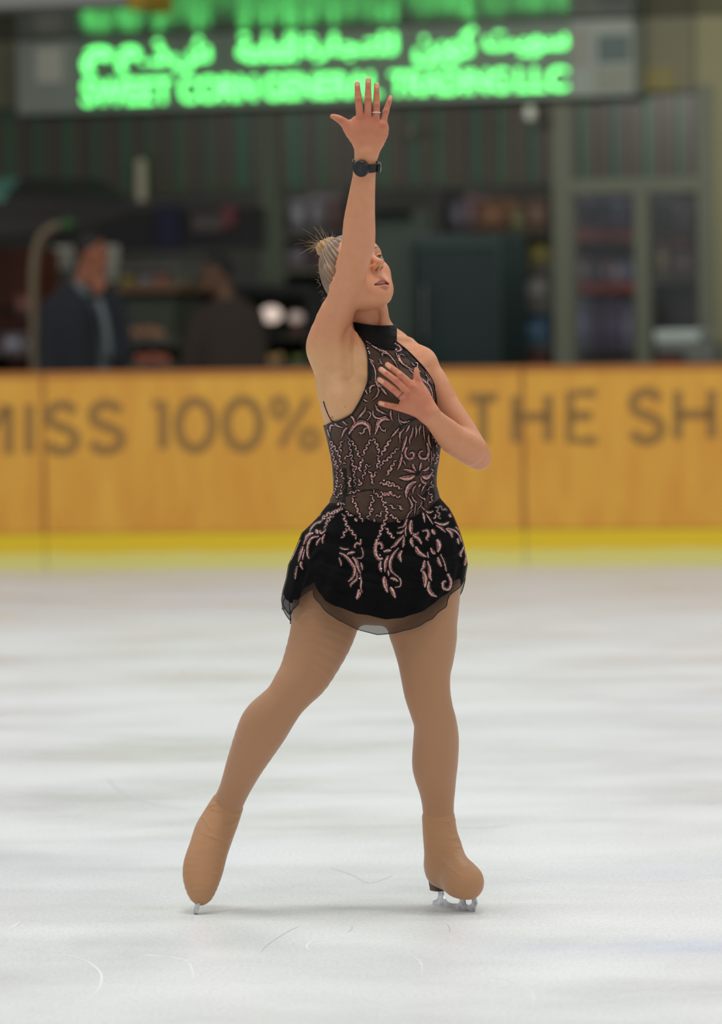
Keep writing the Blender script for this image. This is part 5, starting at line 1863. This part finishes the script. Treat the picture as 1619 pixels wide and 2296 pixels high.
# shelf along the back wall above the fridge with goods
def shelf_unit(name, label, x0, x1, y_top, rows, d, m_board, m_side, depth=.42):
    t = thing(name, label, 'shelf', fpt((x0 + x1) / 2, 820, d))
    for y in rows:
        fbox(x0, y, x1, y + 12, d, depth, 'shelf_board', m_board, t)
    fbox(x0 - 6, y_top, x0, 900, d, depth, 'side_panel', m_side, t, zfoot=ZF)
    fbox(x1, y_top, x1 + 6, 900, d, depth, 'side_panel', m_side, t, zfoot=ZF)
    fbox(x0, y_top, x1, 900, d + depth, .02, 'back_panel', m_side, t, zfoot=ZF)
    return t


M_RED = mat('red_shelf', (126, 44, 34), .5)
M_DK = mat('dark_rack', (48, 46, 42), .7)
M_GR = mat('grey_rack', (84, 82, 74), .7)
sh1 = shelf_unit('shop_shelf', 'red edged shelf rack behind the right hand shop window', 1290, 1424, 432, (), 1.0, M_RED, M_DK)
for y0, y1 in ((510, 540), (634, 656)):
    fbox(1290, y0, 1424, y1, .97, .45, 'shelf_board', M_RED, sh1)
fbox(1290, 790, 1424, 800, .97, .45, 'shelf_board', M_DK, sh1)
sh2 = shelf_unit('shop_shelf', 'long grey goods shelf between the fridge and the green post', 1000, 1238, 425, (519, 596, 690, 775), 1.7, M_GR, M_DK)
sh3 = shelf_unit('shop_shelf', 'grey goods shelf seen to the left of the raised arm', 634, 770, 425, (520, 600, 660), 1.7, M_GR, M_DK)
sh4 = shelf_unit('shop_shelf', 'dim shelf behind the narrow right hand pane', 1462, 1564, 440, (520, 620), 1.0, M_GR, M_DK)

GOODS = {}


def goods(x0, y0, x1, y1, d, col, label, group, depth=.22, cap=None):
    key = tuple(col)
    if key not in GOODS: GOODS[key] = mat('pack_%02d' % len(GOODS), col, .5, var=.12, vs=9)
    t = thing('package', label, 'package', fpt((x0 + x1) / 2, y1, d), group)
    fbox(x0, y0, x1, y1, d, depth, 'carton', GOODS[key], t, bevel=.012)
    kc = tuple(min(255, int(c * 1.35) + 8) for c in col)
    if kc not in GOODS: GOODS[kc] = mat('pack_label_%02d' % len(GOODS), kc, .5)
    w = x1 - x0; h = y1 - y0
    fbox(x0 + w * .2, y0 + h * .3, x1 - w * .2, y0 + h * .68, d - .004, .006, 'pack_label', GOODS[kc], t)


# goods on the red rack
rows = [(446, 509, [(1292, 1318, (60, 62, 78)), (1322, 1340, (44, 48, 62)), (1344, 1372, (52, 62, 84)), (1374, 1398, (86, 104, 128)), (1400, 1422, (58, 60, 92))], 'top'),
        (578, 633, [(1292, 1322, (84, 76, 78)), (1326, 1344, (66, 62, 66)), (1348, 1370, (90, 76, 84)), (1372, 1396, (110, 102, 112)), (1398, 1422, (66, 74, 92))], 'middle'),
        (668, 788, [(1292, 1322, (82, 90, 108)), (1326, 1352, (70, 66, 84)), (1356, 1388, (78, 70, 94)), (1392, 1420, (92, 92, 108))], 'bottom')]
names = {(60, 62, 78): 'slate blue', (44, 48, 62): 'dark navy', (52, 62, 84): 'dull blue', (86, 104, 128): 'light blue', (58, 60, 92): 'violet blue', (84, 76, 78): 'mauve grey', (66, 62, 66): 'dark grey', (90, 76, 84): 'dull pink',
         (110, 102, 112): 'pale lilac', (66, 74, 92): 'steel blue', (82, 90, 108): 'grey blue', (70, 66, 84): 'deep purple', (78, 70, 94): 'purple', (92, 92, 108): 'pale grey'}
for y0, y1, its, nm in rows:
    for j, (x0, x1, c) in enumerate(its):
        goods(x0, y0 + (j * 7) % 12, x1, y1, 1.05, c, '%s package on the %s row of the red shelf rack' % (names[c], nm), 'packages on the red shelf rack')
for j, (x0, x1, c, n_) in enumerate(((1292, 1316, (110, 118, 124), 'whitish'), (1322, 1350, (80, 84, 84), 'dark grey'), (1356, 1384, (96, 98, 90), 'stone grey'), (1390, 1420, (110, 120, 118), 'pale green'))):
    goods(x0, 800 + j % 2 * 4, x1, 880, 1.05, c, '%s package at the foot of the red shelf rack' % n_, 'packages on the red shelf rack')
# goods on the long shelf
for x0, y0, x1, y1, c, l in ((1006, 450, 1038, 518, (92, 92, 100), 'pale grey package on the top of the long goods shelf'), (1042, 440, 1066, 518, (108, 88, 92), 'pinkish package on the top of the long goods shelf'),
                             (1070, 448, 1138, 518, (112, 82, 62), 'wide tan carton on the top of the long goods shelf'), (1144, 470, 1172, 518, (108, 106, 74), 'straw coloured package on the top of the long goods shelf'),
                             (1176, 446, 1232, 518, (98, 80, 68), 'brown carton at the right end of the long goods shelf'),
                             (1132, 530, 1178, 594, (124, 78, 56), 'orange brown carton beside the fridge top'), (1184, 536, 1236, 594, (92, 86, 44), 'olive yellow carton on the long goods shelf'),
                             (1132, 610, 1162, 640, (120, 130, 146), 'bright pale blue bottle pack beside the fridge'), (1134, 646, 1166, 688, (116, 58, 46), 'dark red package beside the fridge'), (1172, 600, 1234, 688, (86, 86, 82), 'big grey carton on the long goods shelf'),
                             (1160, 703, 1232, 774, (52, 78, 96), 'teal blue crate low on the long goods shelf'), (1150, 790, 1232, 860, (92, 56, 48), 'rust coloured crate at the bottom of the long goods shelf')):
    goods(x0, y0, x1, y1, 1.72, c, l, 'goods on the long shelf', .3)
for x0, y0, x1, y1, c, l in ((650, 450, 684, 519, (92, 92, 96), 'grey package at the top left of the shelf by the raised arm'), (690, 440, 730, 519, (78, 76, 78), 'dark grey package on the shelf by the raised arm'), (736, 446, 764, 519, (70, 52, 50), 'dark brown package on the shelf by the raised arm'),
                             (640, 548, 690, 599, (72, 66, 70), 'mauve package beside the hair knot'), (700, 540, 750, 599, (66, 48, 46), 'maroon package behind the hair knot')):
    goods(x0, y0, x1, y1, 1.72, c, l, 'goods by the raised arm', .3)
for x0, y0, x1, y1, c, l in ((1470, 450, 1500, 519, (70, 80, 76), 'greenish package behind the narrow pane'), (1506, 466, 1556, 519, (104, 104, 104), 'pale carton behind the narrow pane'), (1500, 536, 1556, 552, (104, 52, 42), 'flat red package behind the narrow pane'), (1474, 545, 1496, 618, (100, 94, 66), 'tall straw package behind the narrow pane'), (1504, 560, 1560, 618, (84, 70, 64), 'brown carton behind the narrow pane')):
    goods(x0, y0, x1, y1, 1.05, c, l, 'goods behind the narrow pane', .25)
# white machine in front of the right pane
ma = thing('counter_machine', 'bright white machine standing at the right hand shop window', 'machine', fpt(1515, 772, -.6))
fbox(1466, 740, 1566, 768, -.75, .3, 'lid', mat('machine_white', (170, 184, 176), .4), ma, bevel=.02)
fbox(1472, 768, 1600, 815, -.75, .32, 'housing', mat('machine_grey', (104, 108, 100), .5), ma, bevel=.015)
MB().ball(fpt(1590, 754, -.62), .05, .05, .055).build('knob', mat('machine_knob', (110, 112, 100), .5), ma, smooth=True)
st = thing('counter', 'grey low counter under the white machine', 'counter', fpt(1530, 830, -.6))
fbox(1440, 815, 1700, 826, -1.1, .8, 'counter_top', M_GR, st)
fbox(1450, 826, 1690, 900, -.85, .5, 'cabinet', M_DK, st, zfoot=ZF)
bg = thing('bag', 'dark red and black bag on the right hand counter', 'bag', fpt(1500, 812, -.8))
cb = fpt(1502, 801, -.95); MB().ball(cb, .12, .08, .05).build('body', mat('bag_dark', (46, 38, 36), .7), bg, smooth=True)
MB().box(cb - ZV * .03 - FB * .05, .16, .06, .03, FAX).build('base', mat('bag_red', (110, 44, 36), .6), bg, bevel=.01)

# left side of the shop: counters, lights, hoop, awning
ct = thing('counter', 'brown snack counter between the two men', 'counter', fpt(345, 700, -1.6))
fbox(262, 640, 400, 655, -1.9, .7, 'counter_top', mat('counter_brown', (96, 70, 48), .6), ct)
fbox(270, 655, 392, 900, -1.8, .55, 'cabinet', mat('counter_dark', (52, 56, 46), .7), ct, zfoot=ZF)
fbox(262, 596, 398, 604, -1.85, .6, 'glass_top', mat('counter_glass', (112, 112, 106), .3), ct)
fbox(262, 768, 392, 775, -2.12, .36, 'shelf_board', M_GR, ct)
sv = thing('serving_counter', 'long low serving counter just behind the top edge of the boards', 'counter', fpt(500, 840, -1.7))
fbox(270, 827, 720, 836, -2.4, .5, 'counter_top', M_GR, sv)
fbox(280, 836, 710, 900, -2.3, .2, 'cabinet', M_DK, sv, zfoot=ZF)
for x in (266, 394): fbox(x - 3, 604, x + 3, 640, -1.85, .03, 'bracket', M_POST2, ct)
for x0, x1, c, l in ((266, 304, (132, 118, 66), 'yellow snack tray on the brown counter'), (308, 342, (116, 110, 112), 'grey snack tray on the brown counter'), (346, 376, (136, 92, 76), 'salmon snack tray on the brown counter'), (380, 396, (112, 106, 92), 'small beige snack tray on the brown counter')):
    goods(x0, 610, x1, 639, -1.75, c, l, 'snack trays on the brown counter', .3)


def lump(name, label, cat, x, y, rx, ry, d, col, n=5):
    t = thing(name, label, cat, fpt(x, y, d))
    key = ('l',) + tuple(col)
    if key not in GOODS: GOODS[key] = mat('food_%02d' % len(GOODS), col, .6, var=.15, vs=20)
    s = (FP.y + d) / FPX
    f = fbox(x - rx * 1.1, y + ry * .5, x + rx * 1.1, y + ry, d - .08, .2, 'tray', M_GR, t, bevel=.005)
    m = MB()
    for i in range(n):
        u = (i + .5) / n * 2 - 1
        m.ball(fpt(x + u * rx * .8, y + (.15 * math.sin(i * 2.1)) * ry, d), rx * s / n * 1.25, .07, ry * s * .62, nu=12, nv=8)
    m.build('bread', GOODS[key], t, smooth=True)


lump('bread_tray', 'tray of pale buns between the two men', 'tray', 328, 746, 46, 22, -2.06, (150, 112, 86))
lump('bread_tray', 'tray of reddish pastries just above the boards', 'tray', 342, 806, 46, 20, -2.2, (168, 98, 76))
lump('bread_tray', 'small tray of buns left of the brown jacketed man', 'tray', 428, 806, 22, 20, -2.2, (132, 104, 72), 3)
lump('bread_tray', 'tray of golden buns right of the brown jacketed man', 'tray', 612, 806, 26, 20, -2.2, (170, 134, 86), 3)
lump('bread_tray', 'tray of greenish pastries near the skater shoulder', 'tray', 668, 808, 17, 18, -2.2, (104, 112, 62), 3)
lump('bread_tray', 'tray of rosy pastries under the lit lamps', 'tray', 668, 742, 16, 13, -.5, (122, 76, 66), 3)
M_WARM = NT('lamp_warm'); M_WARM.p.inputs['Emission Color'].default_value = (1, .78, .66, 1); M_WARM.p.inputs['Emission Strength'].default_value = .62; M_WARM.p.inputs['Base Color'].default_value = (.5, .45, .4, 1); M_WARM = M_WARM.m
M_WARM2 = NT('lamp_warm_dim'); M_WARM2.p.inputs['Emission Color'].default_value = (1, .74, .64, 1); M_WARM2.p.inputs['Emission Strength'].default_value = .26; M_WARM2.p.inputs['Base Color'].default_value = (.4, .35, .32, 1); M_WARM2 = M_WARM2.m
ck = thing('display_case', 'dark display case behind the brown jacketed man', 'display case', fpt(620, 800, -.6))
fbox(398, 640, 700, 662, -.75, .6, 'case_top', mat('case_black', (24, 25, 23), .5), ck)
fbox(398, 662, 410, 900, -.75, .55, 'side_panel', mat('case_black2', (26, 28, 26), .6), ck, zfoot=ZF)
fbox(688, 662, 700, 900, -.75, .55, 'side_panel', bpy.data.materials['case_black2'], ck, zfoot=ZF)
fbox(410, 662, 688, 900, -.2, .02, 'back_panel', mat('case_green', (56, 62, 46), .7), ck, zfoot=ZF)
fbox(410, 755, 688, 762, -.75, .55, 'shelf_board', M_DK, ck)
fbox(410, 830, 688, 838, -.75, .55, 'shelf_board', M_DK, ck)
for x, y, r, mm, l in ((608, 705, 25, M_WARM, 'brightest round lamp glowing right of the brown jacketed man'), (432, 705, 18, M_WARM2, 'dim round lamp left of the brown jacketed man'), (664, 712, 17, M_WARM2, 'small dim lamp beside the brightest lamp')):
    p = fpt(x, y, -.55)
    t_ = thing('display_lamp', l, 'lamp', p, 'lamps in the display case')
    s = 34 / FPX * r
    MB().ball(p, s, .05, s * .75, FAX).build('bulb', mm, t_, smooth=True)
    MB().tube([p + ZV * s * .7, Vector((p.x, p.y, fpt(x, 662, -.55).z))], .012).build('stem', M_DK, t_)
# hoop shaped trolley frame
hp_ = [fpt(x, y, -3.2) for x, y in catmull([(78, 830), (76, 740), (75, 640), (80, 570), (96, 528), (124, 508), (152, 504)], 6)]
t_ = thing('hoop_frame', 'curved beige tube frame at the far left behind the boards', 'frame', Vector((hp_[0].x, hp_[0].y, ZF)))
hp_ = [Vector((hp_[0].x, hp_[0].y, ZF))] + hp_
MB().tube(hp_, .032, 12).build('tube', mat('beige_tube', (116, 102, 80), .5), t_, smooth=True)
MB().ball(hp_[-1], .06).build('end_ball', mat('green_ball', (46, 78, 44), .5), t_, smooth=True)
# teal awning corner and dark parasol
aw = thing('awning', 'dark awning with a teal corner at the left edge', 'awning', fpt(20, 440, -2.2))
m = MB(); a, b, c_, d_ = fpt(-260, 408, -2.0), fpt(44, 408, -2.0), fpt(8, 452, -2.6), fpt(-260, 470, -2.6)
m.prism([a, b, c_, d_], Vector((0, .02, .03))); m.build('teal_panel', mat('teal_cloth', (86, 130, 120), .7), aw)
m = MB(); m.prism([fpt(-260, 470, -2.55), fpt(8, 452, -2.55), fpt(50, 408, -2.0), fpt(230, 410, -2.0), fpt(300, 470, -2.6), fpt(200, 505, -2.7), fpt(-260, 560, -2.7)], Vector((0, .02, .03))); m.build('dark_panel', mat('dark_cloth', (40, 36, 36), .8), aw)
MB().tube([fpt(-120, 480, -2.5), Vector((fpt(-120, 480, -2.5).x, fpt(-120, 480, -2.5).y, ZF))], .03).build('pole', M_DK, aw)
# wooden cupboard at the left edge
cu_ = thing('cupboard', 'reddish brown cupboard at the left edge', 'cupboard', fpt(10, 700, -.8))
fbox(-160, 560, 62, 900, -.9, .6, 'cabinet', mat('cupboard_red', (96, 50, 34), .6, var=.2), cu_, zfoot=ZF)
fbox(-160, 690, 62, 702, -.93, .03, 'rail', mat('cupboard_dark', (52, 36, 28), .6), cu_)
for x0, y0, x1, y1, c, l in ((36, 660, 66, 700, (148, 96, 88), 'pink package in front of the reddish cupboard'), (4, 748, 48, 786, (128, 124, 132), 'pale lilac package at the left edge'), (52, 756, 70, 786, (88, 80, 84), 'small grey package beside the beige tube frame')):
    goods(x0, y0, x1, y1, -1.3 if y1 > 720 else -1.2, c, l, 'packages by the cupboard', .2)
o = fbox(-40, 786, 110, 796, -1.45, .4, 'low_table', M_GR); tag(o, 'low grey table at the left edge behind the boards', 'table')
m = MB(); c, w, h = frect(-40, 796, 110, 900, -1.4); 
for i in (-1, 1): MB().box(Vector((c.x, c.y, (c.z + h / 2 + ZF) / 2)) + FE * i * w * .42 + FB * .2, .05, .3, c.z + h / 2 - ZF, FAX).build('leg', M_DK, o)
o = fbox(36, 700, 66, 708, -1.2, .27, 'wall_bracket', M_GR); tag(o, 'small shelf bracket holding the pink package', 'bracket')
# pale boards behind the suited man's head
for x0, y0, x1, y1, l in ((118, 552, 162, 604, 'pale notice left of the suited man'), (238, 550, 264, 630, 'narrow pale notice right of the suited man')):
    o = fbox(x0, y0, x1, y1, -.23, .03, 'notice_board', M_SQ); tag(o, l, 'notice')
o = fbox(100, 470, 580, 560, -.2, .12, 'shutter_box', mat('shutter_dark', (34, 33, 34), .8)); tag(o, 'dark roller shutter box above the two men', 'shutter')
o = fbox(350, 460, 400, 560, -.26, .05, 'hanging_cloth', mat('navy_cloth', (30, 30, 52), .8)); tag(o, 'dark navy cloth hanging between the two men', 'cloth')
o = fbox(430, 480, 500, 520, -.26, .05, 'poster', mat('poster_grey', (70, 64, 62), .6)); tag(o, 'grey poster above the brown jacketed man', 'poster')
o = fbox(498, 462, 526, 510, -.27, .05, 'poster', mat('poster_red', (92, 46, 48), .6)); tag(o, 'small dark red poster above the brown jacketed man', 'poster')


# two men by the counter ---------------------------------------------------
def man(Y, spec, label, jacket, skin_c, hair_c, facing, shirt=None):
    s = Y / FPX
    def P(x, y, dy=0.0): return W(x, y, Y + dy)
    def St(x, y, dy, w, b): return (P(x, y, dy), w * s, b)
    t = thing('person', label, 'person', Vector((P(*spec['hip'][0:2]).x, Y, ZF)))
    hx, hy = spec['head']
    hr = spec['hr']
    f = facing
    hip = P(*spec['hip'])
    HC_ = P(hx, hy)
    def fo(a, b, c): return HC_ + Vector((f * a, -.25 * a + b, c))       # forward of the face, side, up
    head = [Ell(HC_ + Vector((0, 0, .02)), (.085, .078, .105), k=.02), Ell(fo(.03, -.0, -.05), (.062, .06, .075), k=.03),
            Ell(fo(.10, -.025, -.01), (.022, .016, .024), k=.012), Ell(fo(.085, -.03, -.062), (.02, .026, .012), k=.01), Ell(fo(.072, -.03, -.10), (.026, .03, .022), k=.02),
            Ell(fo(.088, -.055, .022), (.013, .014, .010), k=.01, neg=True), Ell(fo(.075, -.045, .045), (.02, .04, .012), k=.015),
            Ell(HC_ + Vector((-f * .012, -.078, -.01)), (.02, .012, .032), k=.01)]
    nk = Sweep([(HC_ + Vector((-f * .015, 0, -.06)), .056, .056), (P(*spec['neck']), .062, .06)], k=.03)
    hands = []
    for (wx, wy, wdy, ax_, ay_) in spec.get('hands', ()):
        wp = P(wx, wy, wdy); a = Vector((ax_, 0, ay_)).normalized(); b = Vector((-a.z, 0, a.x))
        hands.append(Sweep([(wp - a * .03, .028, .022), (wp + a * .05, .042, .018), (wp + a * .085, .04, .014)], k=.01))
        for i in range(4):
            o_ = b * ((i - 1.5) * .020)
            hands.append(Sweep([(wp + a * .07 + o_, .010, .009), (wp + a * (.115 + .01 * (i in (1, 2))) + o_ * 1.1 + Vector((0, -.008, 0)), .009, .009), (wp + a * (.145 + .012 * (i in (1, 2))) + o_ * 1.1 + Vector((0, .002, 0)), .0075, .0075)], k=.003))
        hands.append(Sweep([(wp + a * .02 - b * .03, .013, .012), (wp + a * .06 - b * .055, .011, .010), (wp + a * .085 - b * .058, .009, .009)], k=.008))
    sh_ = [Sweep([St(x, y, dy, w * .8, b * .8) for x, y, dy, w, b in L_], k=.02, per=3) for L_ in [spec['torso']] + spec['arms']]
    v, q = nets(Field(head + [nk] + sh_ + hands), .008, slack=2.2)
    link_mesh('body', np_mesh('body', v, q), mat('man_skin', skin_c, .5), t, smooth=True)
    hf = [Ell(HC_ + Vector((-f * .012, .006, .042)), (.092, .086, .098), k=.01)]
    cut = lambda PP, d: np.maximum(d, np.maximum((PP - np.array(HC_)) @ np.array((f * .8, -.2, -.62)) - .012, -(PP[:, 2] - HC_.z + .06)))
    v, q = nets(Field(hf, clip=cut), .008, slack=2.2)
    link_mesh('hair', np_mesh('hair', v, q), mat('man_hair', hair_c, .6), t, smooth=True)
    tors = Sweep([St(*a) for a in spec['torso']], k=.03, per=3, u=(1, 0, 0), cap=.6)
    arms = [Sweep([St(*a) for a in arm], k=.03, per=3) for arm in spec['arms']]
    v, q = nets(Field([tors] + arms), .012, slack=2.2)
    jk = link_mesh('jacket', np_mesh('jacket', v, q), mat('man_jacket', jacket, .8), t, smooth=True)
    hz = hip.z
    legs = [Sweep([(Vector((hip.x + i * .09, Y, hz + .05)), .10, .11), (Vector((hip.x + i * .10, Y - .01, (hz + ZF) / 2 + .05)), .075, .08), (Vector((hip.x + i * .10, Y, ZF + .09)), .05, .055)], k=.03, per=3) for i in (-1, 1)]
    v, q = nets(Field(legs), .014, slack=2.2)
    link_mesh('trousers', np_mesh('trousers', v, q), mat('man_trousers', (36, 36, 40), .8), t, smooth=True)
    for i in (-1, 1):
        m = MB(); m.ball(Vector((hip.x + i * .10, Y - .05, ZF + .05)), .05, .13, .05); m.build('shoe', M_DK, t, smooth=True)
    if shirt:
        jf = Field([tors] + arms)
        m = MB()
        for pts, w_, mm in shirt:
            rows = []
            for x, y in catmull(pts, 5):
                r = []
                for e in (-w_, 0, w_):
                    d_ = np.array(pdir(x + e, y)); o_ = np.array(CAM_O); tt = Y - .8
                    for _ in range(60):
                        PP = (o_ + d_ * tt)[None, :]; dd = jf.eval(PP, PP[0], .03)[0]
                        if dd < .002: break
                        tt += min(max(dd * .7, .003), .1)
                    r.append(Vector(o_ + d_ * (tt - .012)))
                rows.append(r)
            vs = [p for r in rows for p in r] + [p + Vector((0, .03, 0)) for r in rows for p in r]
            n = len(rows); fs = []
            N = n * 3
            for i in range(n - 1):
                for c in (0, 1):
                    a = i * 3 + c
                    fs += [(a, a + 1, a + 4, a + 3), (N + a, N + a + 3, N + a + 4, N + a + 1)]
                fs += [(i * 3, i * 3 + 3, N + i * 3 + 3, N + i * 3), (i * 3 + 2, N + i * 3 + 2, N + i * 3 + 5, i * 3 + 5)]
            fs += [(0, N, N + 1, 1), (1, N + 1, N + 2, 2)]
            m.add(vs, fs)
        m.build('shirt', mat('pale_shirt', mm, .7), t, smooth=True)
    return t


man(28.4, dict(head=(206, 566), hr=40, neck=(186, 640), hip=(195, 960),
               torso=[(186, 640, .02, 30, .08), (184, 664, .02, 70, .11), (188, 700, .01, 84, .13), (192, 760, 0, 84, .14), (196, 850, 0, 84, .14), (196, 960, 0, 84, .14)],
               arms=[[(118, 690, 0, 26, .075), (106, 760, -.02, 24, .07), (108, 830, -.04, 22, .065), (112, 900, -.08, 20, .06)],
                     [(258, 690, 0, 26, .075), (272, 770, -.12, 23, .065), (258, 800, -.2, 21, .06), (232, 716, -.24, 17, .05), (222, 670, -.2, 15, .045)]],
               hands=[(220, 652, -.19, -.12, 1), (112, 912, -.08, .05, -1)]),
    'man in a dark suit and pale shirt, left, with a hand held at his chin', (34, 38, 44), (150, 92, 66), (34, 30, 27), 1,
    shirt=[([(214, 672), (228, 716), (236, 780), (238, 850)], 15, (104, 114, 116)), ([(152, 612), (172, 634), (196, 662)], 11, (104, 114, 116))])
man(29.2, dict(head=(486, 612), hr=36, neck=(506, 668), hip=(506, 950),
               torso=[(506, 668, .02, 26, .07), (510, 690, .02, 58, .10), (508, 730, .01, 76, .12), (506, 790, 0, 78, .13), (506, 870, 0, 78, .13), (506, 950, 0, 78, .13)],
               arms=[[(446, 712, 0, 23, .07), (430, 770, -.06, 21, .065), (424, 830, -.1, 20, .06), (424, 880, -.12, 18, .055)], [(570, 712, 0, 23, .07), (580, 780, 0, 21, .065), (580, 850, -.02, 19, .06), (576, 890, -.04, 18, .055)]],
               hands=[(424, 892, -.12, 0, -1), (576, 902, -.04, 0, -1)]),
    'bearded man in a dark brown jacket facing left behind the boards', (56, 46, 38), (104, 74, 54), (30, 27, 24), -1)
